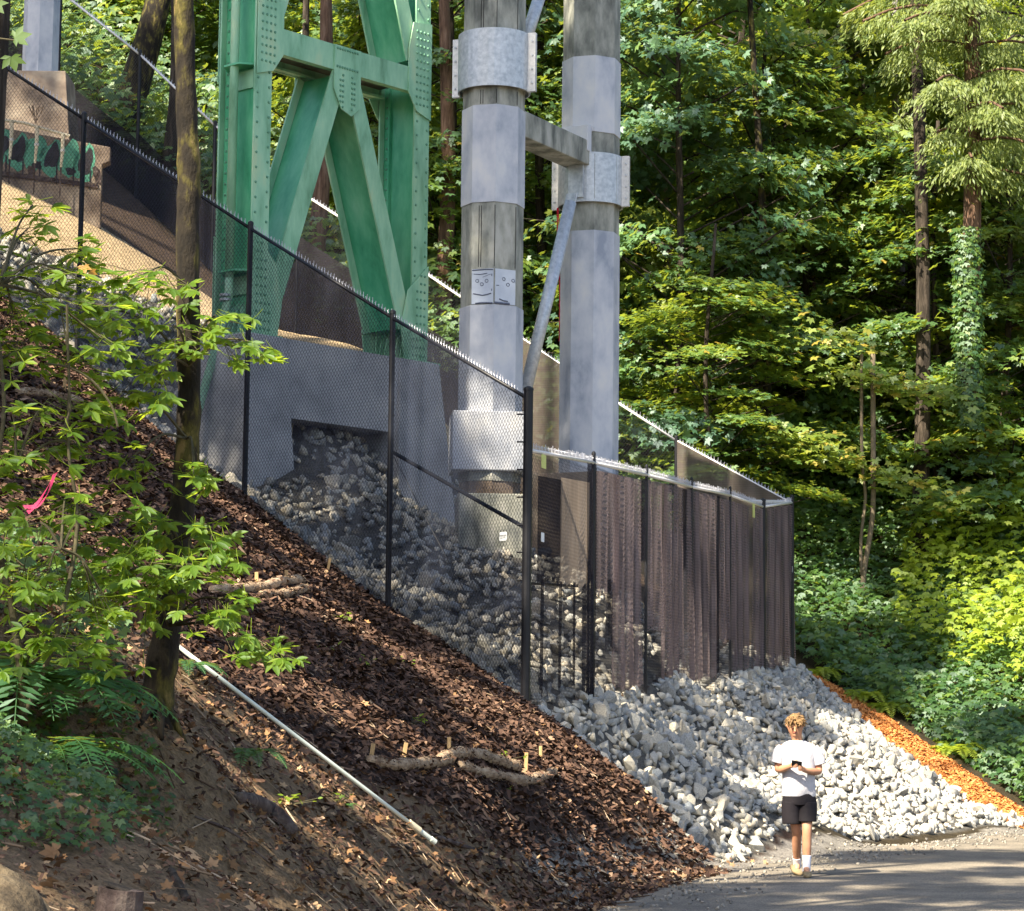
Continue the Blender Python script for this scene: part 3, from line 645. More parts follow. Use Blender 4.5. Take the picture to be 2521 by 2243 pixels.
# mortar patch with drawn circles and lines on the near column
col1 = [o for o in bent.children if o.name.startswith('column')][0]
RO = .432; rota = -.305
def facet(k, u, z, off=.006, c=CL):
    a_ = rota + math.pi / 8 + 2 * math.pi * k / 8; b_ = a_ + math.pi / 4; R_ = RO / math.cos(math.pi / 8)
    p = np.array([c[0] + R_ * math.cos(a_), c[1] + R_ * math.sin(a_)]); q = np.array([c[0] + R_ * math.cos(b_), c[1] + R_ * math.sin(b_)])
    m_ = p + (q - p) * u; nn = np.array([math.cos(a_ + math.pi / 8), math.sin(a_ + math.pi / 8)])
    return np.array([m_[0] + nn[0] * off, m_[1] + nn[1] * off, z])
fk = sorted(range(8), key=lambda k: math.sin(rota + math.pi / 8 + 2 * math.pi * k / 8 + math.pi / 8))[:2]   # two facets facing the camera
fk = sorted(fk, key=lambda k: math.cos(rota + math.pi / 4 + 2 * math.pi * k / 8))
zA, zB_ = zc(760, CL, 1207), zc(675, CL, 1207); HH = zB_ - zA
for i, k in enumerate(fk):
    pt = MB().prism([facet(k, .03, zA, .001), facet(k, .97, zA, .001), facet(k, .97, zB_, .001), facet(k, .03, zB_, .001)], facet(k, .5, 0, .010) - facet(k, .5, 0, 0)).obj('mortar_patch', M_patch, col1)
    marks = MB()
    def ring_(u, v, ru=.07, rv=.045):
        P = [facet(k, u + ru * math.cos(t), zA + HH * (v + rv * math.sin(t)), .014) for t in np.linspace(0, 2 * math.pi, 13)]
        marks.tube(P, .005, 4, cap=False)
    def line_(uv, r=.006): marks.tube([facet(k, u, zA + HH * v, .014) for u, v in uv], r, 4)
    if i == 0:
        ring_(.27, .66); ring_(.68, .65); ring_(.47, .56)
        line_([(.10, .30), (.3, .27), (.5, .24), (.7, .26), (.88, .29)], .009); line_([(.12, .86), (.4, .84), (.7, .87)]); line_([(.5, .76), (.85, .84)], .003); line_([(.05, .97), (.5, .98), (.95, .97)], .009)
        line_([(.9, .78), (.9, .85)]); line_([(.9, .36), (.9, .42)]); line_([(.2, .015), (.5, .03), (.95, .01)], .013)
    else:
        ring_(.42, .72); ring_(.86, .70); ring_(.62, .57)
        line_([(.08, .52), (.2, .525)]); line_([(.22, .14), (.4, .10), (.62, .09)], .010); line_([(.0, .02), (.3, .015), (.7, .02)], .020)
    stuff(marks.obj('drawn_marks', M_ink, pt))
# shutter-board lines and cracks in the bare concrete
for (y0, y1) in ((520, 670), (0, 88), (238, 272)):
    z1_, z0_ = zc(y0, CL, 1207), zc(y1, CL, 1207)
    b = MB()
    for k, u in ((fk[0], .30), (fk[0], .99), (fk[1], .96), (fk[0], .40)):
        b.tube([facet(k, u + .01 * math.sin(3 * z), z, .001) for z in np.linspace(z0_, z1_, 6)], .006, 4)
    stuff(b.obj('board_joint', M_dark, col1))
def collar(c, px, y0, y1, ang, parent=bent, R=.55):
    z1_, z0_ = zc(y0, c, px), zc(y1, c, px)
    n = 40; b = MB()
    P = [[c[0] + rr_ * math.cos(2 * math.pi * i / n), c[1] + rr_ * math.sin(2 * math.pi * i / n), z] for rr_, z in ((R, z0_), (R, z1_), (R - .025, z1_), (R - .025, z0_)) for i in range(n)]
    F = []
    for a_ in range(4):
        for i in range(n): F.append((a_ * n + i, a_ * n + (i + 1) % n, ((a_ + 1) % 4) * n + (i + 1) % n, ((a_ + 1) % 4) * n + i))
    b.add(P, F); o = b.obj('steel_collar', M_galv, parent); 
    for q in (0, math.pi):
        d = np.array([math.cos(ang + q), math.sin(ang + q), 0]); t = np.array([-d[1], d[0], 0])
        for sgn in (-1, 1):
            MB().box(np.array([c[0], c[1], (z0_ + z1_) / 2]) + d * (R + .055) + t * sgn * .022, d, t, ZU, .062, .013, (z1_ - z0_) / 2 + .01).obj('collar_flange', M_galvrail, o)
        for z in np.linspace(z0_ + .12, z1_ - .12, 4):
            pc_ = np.array([c[0], c[1], z]) + d * (R + .07)
            MB().tube([pc_ - t * .055, pc_ + t * .055], .017, 6).obj('bolt', M_galv, o)
    # grout ring closing the gap to the column, recessed
    octo(c, .49, z0_ + .04, z1_ - .03, 'grout_ring', M_conc, o)
    return o
c1_ = collar(CL, 1207, 92, 232, -.35); c2_ = collar(CR, 1450, 392, 512, -.30, R=.53)
zbeam = at(1290, 300, 36.3)[2] 
MB().box(CL + dC * (LC2 / 2 - .02) + ZU * (zbeam - CL[2]), dC, nC, ZU, LC2 / 2 - .42, .22, .20).obj('tie_beam', M_conc, bent, bevel=.015)
MB().box(CR - dC * .50 + ZU * (zc(360, CR, 1450) - CR[2]), dC, nC, ZU, .07, .235, .215).obj('beam_end_block', M_wrap, bent, bevel=.01)
# bracket plates and slanting tubes
br = CR - dC * .55 + nC * .02
MB().box(np.array([br[0], br[1], (zc(392, CR, 1450) + zc(510, CR, 1450)) / 2]), dC, nC, ZU, .02, .13, .35).obj('bracket_plate', M_galv, c2_)
s_top = at(1404, 500, 38.0); s_bot = at(1293, 965, 36.9)
MB().tube([s_top, s_bot], .098, 14).obj('brace_tube', M_galv, bent, smooth=True)
MB().box(s_top + ZU * .02, dC, nC, unit(s_top - s_bot), .02, .09, .16).obj('tube_lug', M_galv, bent)
MB().tube([at(1292, 105, 36.7), at(1345, -60, 37.6)], .098, 14).obj('brace_tube', M_galv, bent, smooth=True)
# footings
zf1, zf0 = zc(1022, CL, 1207), zc(1166, CL, 1207)
MB().box((CL[0], CL[1], (zf0 + zf1) / 2), (math.cos(.08), math.sin(.08), 0), (-math.sin(.08), math.cos(.08), 0), ZU, .585, .50, (zf1 - zf0) / 2).obj('base_jacket', M_wrap, bent, bevel=.015)
octo(CL, .42, zf0 - .34, zf0 + .01, 'exposed_stub', M_tanconc)
MB().box((CL[0] + .02, CL[1], zf0 - .34 - .65), (math.cos(.08), math.sin(.08), 0), (-math.sin(.08), math.cos(.08), 0), ZU, .50, .50, .65).obj('footing', M_conc, bent, bevel=.02)
zr_ = zc(1172, CR, 1450)
MB().box((CR[0] - .1, CR[1], zr_ - .9), dC, nC, ZU, .62, .62, .9).obj('footing', M_tanconc, bent, bevel=.02)
# red rope hanging behind the slanting tube
b = MB()
b.tube(smoothpath([at(1372, 512, 38.9), at(1373, 600, 38.9), at(1378, 700, 38.9), at(1377, 840, 38.9)], 5), .010, 5)
b.tube(smoothpath([at(1374, 512, 38.85), at(1381, 640, 38.85), at(1379, 780, 38.85), at(1381, 870, 38.85)], 5), .009, 5)
tag(b.obj('red_rope', simple('red_rope', [(.55, .01, .03), (.7, .03, .06)], 20, bmp=0)), 'thin red rope hanging down the left side of the right concrete column', 'rope')

# ------------------------------------------------------------------ far column, graffiti wall, pipe rack (upper left)
FC = at(98, 190, 47.0)
far = thing('far_column', (FC[0], FC[1], FC[2] - 2), 'pale octagonal bridge column on a battered concrete pedestal at the upper left', 'bridge column')
octo(FC, .325, FC[2], 18.6, 'column', M_wrap, far)
def WF(s, z, m=0): return np.array([FC[0] + s, FC[1] - m, z])
ped(-.52, .60, -.5, .5, FC[2] + .0, FC[2] - 2.6, .10, 'pedestal', far, M_tanconc, WF)
W0 = at(-120, 285, 43.2); W1 = at(272, 362, 43.2)
dW = unit([W1[0] - W0[0], 0.35, 0]); nW = np.array([dW[1], -dW[0], 0])
wl = thing('graffiti_wall', (W1[0] - 1.5, W1[1], W1[2] - 1), 'low tan concrete wall covered with green and black graffiti at the upper left', 'wall')
zt_ = at(200, 350, 43.2)[2]
def WP(s, z, m=0): return np.array([W1[0], W1[1], 0]) + dW * s + nW * m + ZU * z
slp = (at(0, 306, 43.2)[2] - at(272, 362, 43.2)[2]) / 1.96
def wz(s, dz): return W1[2] - s * slp * .72 + dz
MB().prism([WP(-3.2, wz(-3.2, 0)), WP(0, wz(0, 0)), WP(0, wz(0, -.26)), WP(-.14, wz(-.1, -.34)), WP(-.14, wz(0, -1.5)), WP(-3.2, wz(-3.2, -1.9))], -nW * .35).obj('wall_slab', M_tanconc, wl, bevel=.015)
MB().prism([WP(-3.2, wz(-3.2, -.86), .03), WP(-.2, wz(-.2, -.72), .03), WP(-.2, wz(-.2, -.80), .03), WP(-3.2, wz(-3.2, -.94), .03)], -nW * .06).obj('rusty_ledge', M_log, wl)
# paint: teal bubble shapes with black outlines and drips, flat on the wall
teal = simple('teal_spray_paint', [(.06, .24, .16), (.12, .36, .25)], 9, bmp=0); blk = simple('black_spray_paint', [(.012, .012, .014), (.04, .035, .04)], 9, bmp=0)
rg = random.Random(5)
def blob(cs, cz, rs, rz, m, wob=.25, n=16, tilt=0):
    ph = rg.uniform(0, 6); P = []
    for i in range(n):
        t = 2 * math.pi * i / n; k = 1 + wob * math.sin(3 * t + ph) * .6 + wob * .3 * math.sin(5 * t)
        s = cs + rs * k * math.cos(t) + tilt * rz * math.sin(t); P.append(WP(s, wz(s, cz + rz * k * math.sin(t)), m))
    return P
b = MB(); b2 = MB()
for i in range(9):
    cs = -.45 - i * .30
    b2.prism(blob(cs, -.40 + .05 * (i % 2), .19, .34, .003, tilt=.2), nW * .002)
for i in range(9):
    cs = -.43 - i * .30
    if i in (0, 2, 4, 5): b.prism(blob(cs, -.36, .12, .24, .008, tilt=.25), nW * .002)
    else: b2.prism(blob(cs, -.30, .05, .11, .008), nW * .002); b.prism(blob(cs + .03, -.58, .09, .07, .008), nW * .002)
    s = cs + .07; b.prism([WP(s, wz(s, -.5), .0125), WP(s + .03, wz(s, -.5), .0125), WP(s + .024, wz(s, -.86), .0125), WP(s + .008, wz(s, -.86), .0125)], nW * .002)
b2.obj('teal_graffiti', teal, wl); b.obj('black_graffiti', blk, wl)
b = MB(); 
for cs, cz in ((-.25, -.5), (-.2, -.62), (-1.4, -.7)): b.prism(blob(cs, cz, .06, .10, .015), nW * .002)
b.obj('rust_stain', M_log, wl)
rack = thing('pipe_rail', WP(-1.5, wz(-1.5, .2), .12), 'cream pipe with short hanging drops along the top of the graffiti wall', 'pipe')
MB().tube([at(-60, 286, 42.9), at(60, 303, 42.9), at(110, 318, 42.9), at(172, 335, 42.9)], .028, 8).obj('rail_pipe', M_tanpipe, rack)
for px, py, py1 in ((29, 296, 392), (91, 310, 402), (155, 330, 412)):
    MB().tube([at(px, py, 42.85), at(px - 1, (py + py1) / 2, 42.85), at(px - 5, py1, 42.85)], [.036, .034, .022], 8).obj('drop_pipe', M_tanpipe, rack)
    MB().tube([at(px - 1, (py + py1) / 2 - 3, 42.85), at(px - 1, (py + py1) / 2 + 3, 42.85)], .045, 8).obj('pipe_joint', M_galvrail, rack)
    MB().tube([at(px - 5, py1, 42.85), at(px - 8, py1 + 75, 42.85)], [.02, .010], 5).obj('drip_tail', M_log, rack)
# dry weed growing over the rail
b = MB()
for k in range(9):
    a_ = rg.uniform(-.6, .6); p = at(88, 305, 42.8); b.tube([p, p + np.array([a_ * .08, 0, .12]), p + np.array([a_ * .22, 0, rg.uniform(.2, .34)])], [.006, .005, .012], 4)
tag(b.obj('dry_weed', M_straw), 'small dried weed sticking up above the cream pipe on the graffiti wall', 'weed')

# ------------------------------------------------------------------ fences
def fence(name, base, top, label, screen, post_mat, rail_mat, wire=True, barbs=True, post_r=.038, rail_r=.024, depthdir=None, thick=None, subs=8, screens=None):
    t_ = thing(name, (base[0] + base[-1]) / 2, label, 'fence')
    n = len(base)
    for i in range(n):
        r = (thick or {}).get(i, post_r); tp = top[i] + ZU * (.06 if i not in (thick or {}) else .10)
        p = MB().tube([base[i] - ZU * .4, tp], r, 12).obj('post', post_mat, t_, smooth=False)
        MB().tube([tp, tp + ZU * .03, tp + ZU * .05], [r * 1.12, r * 1.05, r * .4], 12).obj('post_cap', post_mat, p)
    for i in range(n - 1):
        a, b_ = top[i], top[i + 1]
        MB().tube([a, b_], rail_r, 8).obj('top_rail', rail_mat, t_, smooth=True)
        e = unit([(b_ - a)[0], (b_ - a)[1], 0]); nn = np.array([e[1], -e[0], 0]); L = np.linalg.norm((b_ - a)[:2])
        us = np.linspace(0, 1, 17); pts = a + (b_ - a) * us[:, None]
        gb = np.maximum(ground(pts[:, 0], pts[:, 1]) + .02, -1)
        scn, f0 = (screens[i] if screens else (screen, 0.0))
        if scn is not None:
            V = []; 
            off = -nn * .03
            for u, p, g in zip(us, pts, gb):
                for k in range(subs + 1):
                    z = p[2] - (p[2] - g) * (f0 + (1 - f0) * k / subs); w_ = .015 * math.sin(9 * u + i) * math.sin(math.pi * k / subs)
                    V.append([*(p[:2] + off[:2] + nn[:2] * w_), z])
            q = subs + 1; F = np.array([[a_ * q + k, (a_ + 1) * q + k, (a_ + 1) * q + k + 1, a_ * q + k + 1] for a_ in range(16) for k in range(subs)])
            npmesh('screen_cloth', V, F, scn, t_, smooth=True)
        if wire:
            H = a[2] - gb[0]; sp = .062; A = []; B = []
            def zt(u): return a[2] + (b_[2] - a[2]) * u
            def zb(u): return np.interp(u, us, gb)
            for sg in (1, -1):
                for c0 in np.arange(-5.5, L + 5.5, sp):
                    # line: x = c0 + sg*(z - zref); sample & clip
                    zz = np.linspace(min(a[2], b_[2]) - 5, max(a[2], b_[2]), 60); x = c0 + sg * (zz - b_[2]) * .8; u = x / L
                    ok = (u >= 0) & (u <= 1) & (zz <= zt(u)) & (zz >= zb(np.clip(u, 0, 1)))
                    if ok.sum() > 1:
                        i0, i1 = np.argmax(ok), len(ok) - 1 - np.argmax(ok[::-1])
                        A.append([*(a[:2] + e[:2] * x[i0] + nn[:2] * .004 * sg), zz[i0]]); B.append([*(a[:2] + e[:2] * x[i1] + nn[:2] * .004 * sg), zz[i1]])
            if A:
                v, f = prisms(A, B, .0026, 3); stuff(npmesh('chain_link_wires', v, f, M_wire, t_))
        if barbs:
            A = []; B = []
            for u in np.arange(.01, 1, .062 / L):
                p = a + (b_ - a) * u + ZU * rail_r
                A.append(p - ZU * .01); B.append(p + ZU * random.uniform(.05, .085) + e * random.uniform(-.012, .012))
                A.append(p); B.append(p + ZU * .045 + e * .02)
            v, f = prisms(A, B, .0042, 4); stuff(npmesh('wire_ends', v, f, M_barb if barbs is True else barbs, t_))
    return t_
LT = [at(1301, 982, 28.5), at(967, 783, 31.0), at(617, 563, 33.2), at(207, 293, 34.8), at(-180, 40, 35.8)]
for i in range(4): FL[i] = np.array([LT[i][0], LT[i][1], FL[i][2]])
lf = fence('chain_link_fence', FL, LT, 'black chain link fence with fine screen climbing the slope left of the tall corner post', M_screen, M_black, M_black, thick={0: .056})
# corner post brace rail and wire
pB0, pB1 = at(970, 1115, 30.95), at(1297, 1302, 28.55)
MB().tube([pB0, pB1], .026, 8).obj('brace_rail', M_black, lf)
MB().tube([at(970, 1125, 30.9), at(1150, 1470, 29.3)], .006, 5).obj('truss_wire', M_black, lf)
for py in range(1020, 1700, 68):
    MB().tube([at(1272, py, 28.48), at(1301, py, 28.48)], .010, 5).obj('tie_band', M_black, lf)
# front fence
ts = [fpt(p[0]) for p in FRONT_BASE]; ts[0] = 0.0
FT = []
for i, (t, top_) in enumerate(zip(ts, [(1312, 1108), (1457, 1142), (1589, 1172), (1701, 1201), (1797, 1222), (1878, 1250), (1950, 1240)])):
    Y = FL[0][1] + .959 * t; q = at(top_[0], top_[1], Y); FT.append(np.array([FFpts[i][0], FFpts[i][1], q[2]]))
FT[0] = np.array([FL[0][0] + .02, FL[0][1] + .03, FT[0][2]]); FFpts[0] = np.array([FT[0][0], FT[0][1], FFpts[0][2] + .02])
ff = fence('screened_fence', FFpts, FT, 'fence hung with brown shade cloth facing the road, right of the tall corner post', None, M_black, M_galvrail, barbs=True, thick={0: .02, 1: .026, 2: .022, 3: .022, 4: .022, 5: .05, 6: .04})
eF = unit(np.array([.283, .959, 0])); nFf = np.array([eF[1], -eF[0], 0])
def fpoint(px, v, side_=.05):
    """point on the front fence: photo column px, v from 0 at the rail to 1 at the ground"""
    t = fpt(px); x = FL[0][0] + .283 * t; y = FL[0][1] + .959 * t
    zt_ = np.interp(y, [p[1] for p in FT], [p[2] for p in FT]); zb_ = G(x, y) + .06
    return np.array([x, y, zt_ + (zb_ - zt_) * v]) + nFf * side_
def strip_(px0, px1, v0, v1, mat, amp=.05, nf=5, seed=0, ragged=.02, off=.07, slant=0):
    r = np.random.default_rng(seed); nu, nv = 28, 16; V = []; ph = r.uniform(0, 6, 4)
    t0, t1 = fpt(px0), fpt(px1)
    jag = r.uniform(-ragged, ragged, nu + 1)
    for i in range(nu + 1):
        u = i / nu
        for k in range(nv + 1):
            vv = v0 + (v1 + jag[i] - v0) * k / nv
            uu = u + slant * (k / nv) * .1
            t = t0 + (t1 - t0) * uu
            w_ = amp * (.25 + .75 * k / nv) * (math.sin(nf * 2 * math.pi * u + ph[0] + .8 * math.sin(3 * vv + ph[1])) + .5 * math.sin(nf * 3.7 * math.pi * u + ph[2] + vv * 2))
            x = FL[0][0] + .283 * t; y = FL[0][1] + .959 * t
            zt_ = np.interp(y, [p[1] for p in FT], [p[2] for p in FT]); zb_ = zbs(y)
            V.append(np.array([x, y, zt_ + (zb_ - zt_) * vv]) + nFf * (off + w_))
    q = nv + 1; F = np.array([[a_ * q + k, (a_ + 1) * q + k, (a_ + 1) * q + k + 1, a_ * q + k + 1] for a_ in range(nu) for k in range(nv)])
    return npmesh('cloth_strip', V, F, mat, ff, smooth=True)
_yy = np.array([p[1] for p in FFpts]); _zz = np.array([G(p[0], p[1]) + .05 for p in FFpts])
def zbs(y): return float(np.interp(y, _yy, _zz))
sc_ = [(1312, 1372, .10, .52, M_screenb, .010, 2), (1368, 1440, .09, .53, M_screent, .012, 2), (1434, 1456, .0, .99, M_screenb, .03, 2),
       (1366, 1374, .52, .97, M_screenb, .01, 1), (1402, 1408, .52, .95, M_screenb, .01, 1), (1322, 1330, .52, .98, M_screenb, .01, 1), (1424, 1433, .50, .97, M_screenb, .01, 1),
       (1458, 1515, .03, .56, M_screenf, .035, 2), (1500, 1568, .03, .985, M_screenf, .045, 3), (1486, 1502, .5, .80, M_screenb, .02, 1),
       (1566, 1584, .02, .40, M_screenb, .02, 1), (1583, 1632, .02, .72, M_screenf, .045, 2), (1622, 1672, .02, .985, M_screenf, .05, 3), (1672, 1684, .02, .42, M_screenb, .02, 1),
       (1682, 1759, .02, .985, M_screenf, .05, 4), (1757, 1765, .02, .96, M_screenb, .02, 1), (1764, 1800, .03, .80, M_screenf, .045, 3), (1796, 1838, .03, .97, M_screenf, .045, 3),
       (1845, 1874, .015, .99, M_screenf, .03, 2), (1882, 1915, .015, .985, M_screenf, .035, 2), (1913, 1948, .015, .985, M_screenf, .035, 2)]
for i, (a_, b_, v0, v1, mt, am, nf) in enumerate(sc_): strip_(a_, b_, v0, v1, mt, am, nf, i)
# horizontal rail in the first bay
MB().tube([fpoint(1312, .53, -.02), fpoint(1452, .545, -.02)], .018, 8).obj('mid_rail', M_black, ff)
MB().tube([fpoint(1845, .0, .03) + ZU * .02, fpoint(1948, .0, .03) + ZU * .02], .035, 8).obj('gate_top_rail', M_galvrail, ff)
# back fence
bf = fence('back_fence', BKB, BK, 'far chain link fence with dark screen running up the slope behind the bridge tower', None, M_black, M_galvrail, wire=True, barbs=M_barb, screens=[(M_screenr, 0.0), (None, 0), (M_screenr, 0.0), (M_screenb, .35), (M_screenb, .30), (M_screenb, .5), (M_screenb, .55), (M_screenb, .6), (M_screenb, .6)])
# tags and the warning plate
def plate(name, c, w_, h, mat, label, cat, nrm, chamfer=.02):
    x = unit(np.cross(ZU, nrm)); y = ZU; k = chamfer
    P = [(-w_/2 + k, -h/2), (w_/2 - k, -h/2), (w_/2, -h/2 + k), (w_/2, h/2 - k), (w_/2 - k, h/2), (-w_/2 + k, h/2), (-w_/2, h/2 - k), (-w_/2, -h/2 + k)]
    t_ = thing(name, c, label, cat); MB().prism([c + x * a_ + y * b_ for a_, b_ in P], nrm * .004).obj('plate', mat, t_); return t_, x
M_white = simple('white_plate', [(.72, .74, .76), (.8, .82, .84)], 20, .5, bmp=0); M_yel = simple('yellow_tag', [(.50, .56, .16), (.62, .66, .25)], 30, .5, bmp=0)
eL = unit([(LT[1] - LT[0])[0], (LT[1] - LT[0])[1], 0]); nL = np.array([eL[1], -eL[0], 0]); nL = -nL if nL[1] > 0 else nL
def onL(px, py, off=.03):
    a_ = LT[0]; d0 = at(px, py, 1.0) - np.array([0, 0, CAMZ]); O = np.array([0, 0, CAMZ])
    t = ((a_ - O) @ nL) / (d0 @ nL); return O + d0 * t + nL * off
cpl = onL(1244, 1321); sg, sx_ = plate('danger_sign', cpl, .148, .105, M_white, 'small white warning plate on the fence, left of the tall corner post', 'sign', nL, .014)
def text(s, c, size, x, nrm, parent):
    cu = bpy.data.curves.new('lettering', 'FONT'); cu.body = s; cu.size = size; cu.align_x = 'CENTER'; cu.align_y = 'CENTER'; cu.extrude = .0006
    to = bpy.data.objects.new('lettering', cu); C.objects.link(to); z = Vector(nrm); X = Vector(x); Yv = z.cross(X)
    to.matrix_world = Matrix(((X.x, Yv.x, z.x, c[0]), (X.y, Yv.y, z.y, c[1]), (X.z, Yv.z, z.z, c[2]), (0, 0, 0, 1)))
    dg = bpy.context.evaluated_depsgraph_get(); me = bpy.data.meshes.new_from_object(to.evaluated_get(dg)); mw = to.matrix_world.copy()
    bpy.data.objects.remove(to); me.transform(mw); me.transform(Matrix.Translation(-Vector(org(parent))))
    me.materials.clear(); me.materials.append(M_black); o = bpy.data.objects.new('lettering', me); link(o, parent)
bpy.context.view_layer.update()
if sx_ @ np.array([1, 0, 0]) < 0: sx_ = -sx_
text('DANGER', cpl + nL * .006 + ZU * .008, .034, sx_, nL, sg)
MB().box(cpl + nL * .0055 - ZU * .018 - sx_ * .03, sx_, ZU, nL, .024, .003, .0008).obj('print_line', M_black, sg)
MB().box(cpl + nL * .0055 - ZU * .018 + sx_ * .03, sx_, ZU, nL, .024, .003, .0008).obj('print_line', M_black, sg)
q = fpoint(1323, .02, .06)
for px, v, w_, h, mt, lb in ((1324, .038, .20, .165, M_yel, 'pale yellow tag hanging from the fence rail beside the tall corner post'), (1848, .045, .22, .24, M_yel, 'pale yellow tag hanging from the rail of the narrow gate bay'),
                         (1323, .34, .13, .11, M_white, 'small white plate on the cloth just right of the tall corner post'), (1946, .42, .12, .13, M_white, 'tiny white plate on the right end post of the shade cloth fence')):
    plate('fence_tag', fpoint(px, v, .075), w_, h, mt, lb, 'tag', nFf, .01)
# ------------------------------------------------------------------ forest
def sprays(seed, H, R, ns, nl, T=MAPLE, ls=(.13, .24), sr=(.6, 1.15), z0=.0, mat=M_leafM, droop=.55, shape='col'):
    """crown made of flat leafy sprays at the ends of limbs; returns crown mesh and limb mesh (local coordinates)"""
    r = np.random.default_rng(seed); parts = []; A = []; B = []
    for s in range(ns):
        h = z0 + (H - z0) * (s + r.random()) / ns; k = 1.0 - (.55 * (h / H) ** 2 if shape == 'col' else 0)
        a = r.uniform(0, 2 * math.pi); d = R * k * math.sqrt(r.uniform(.08, 1)); c = np.array([d * math.cos(a), d * math.sin(a), h])
        out = np.array([math.cos(a), math.sin(a), 0]); rad = r.uniform(*sr); n = int(nl * rad * rad / .8)
        q = r.normal(size=(n, 3)) * [rad * .5, rad * .5, rad * .10]
        q[:, 2] -= droop * ((q[:, :2] @ out[:2]) * .5 + .18 * (q[:, 0] ** 2 + q[:, 1] ** 2))
        pos = c + q
        nr = np.array([0, 0, 1.0]) + out * .45 + r.normal(0, .38, (n, 3)); yd = out + q * [.8, .8, 0] + np.array([0, 0, -.5]) + r.normal(0, .25, (n, 3))
        base = np.clip(r.normal(.38, .17), .05, .8)
        var = np.clip(base + r.normal(0, .13, n) + .12 * q[:, 2], 0, .82); var[r.random(n) < .012] = .98
        parts.append(scatter(T, pos, basis(nr, yd), r.uniform(*ls, n), var))
        A.append([0, 0, max(0, h - .35 * d - .2)]); B.append(c + [0, 0, -.12])
        for _ in range(3): A.append(c + [0, 0, -.12]); B.append(c + out * rad * .5 + r.normal(0, .35, 3) * [1, 1, .3])
    v, f, a = join(parts); me = npmesh('crown', v, f, mat, var=a).data
    v, f = prisms(A, B, np.array([.020 if i % 4 == 0 else .009 for i in range(len(A))]), 4); lm = npmesh('limbs', v, f, M_bark2).data
    for nme in ('crown', 'limbs'): 
        for o in [o for o in C.objects if o.name.startswith(nme) and o.parent is None]: bpy.data.objects.remove(o)
    return me, lm
CROWN = [sprays(100 + i, 9.0, 3.1, 62, 190, ls=(.10, .185)) for i in range(3)] + [sprays(110, 9.0, 3.1, 62, 180, ls=(.10, .185), mat=M_leafB)]
def tree(name, base, H, trunk_r, lean, label, cat, variant=None, group=None, bark=None, zc_=0, sc=1.0, rot=0.0, flip=False, trunk_only=False):
    base = np.array(base, float); g_ = G(base[0], base[1])
    if variant is None and base[2] > g_: H += base[2] - g_; base[2] = g_
    t_ = thing(name, base, label, cat, group)
    pts = [base + np.array([lean[0] * u + .12 * math.sin(5 * u + rot), lean[1] * u, H * u - .5 * (u == 0)]) for u in np.linspace(0, 1, 9)]
    MB().tube(pts, [trunk_r * (1.25 if i == 0 else 1 - .07 * i) for i in range(9)], 12, jit=.05).obj('trunk', bark or M_bark2, t_, smooth=True)
    if variant is not None:
        cm, lm = CROWN[variant]
        c = bpy.data.objects.new('crown', cm); link(c, t_); l_ = bpy.data.objects.new('limbs', lm); link(l_, t_)
        stuff(l_)
        for o in (c, l_):
            o.location = (lean[0] * .4, lean[1] * .4, zc_); o.rotation_euler = (0, 0, rot); o.scale = (sc, sc, sc * H / 9.0 * (1 if H < 13 else .8))
    return t_
def onground(px, Y, py=None):
    """base on the terrain below photo column px at depth Y"""
    x = at(px, 1200, Y)[0]; return np.array([x, Y, G(x, Y)])
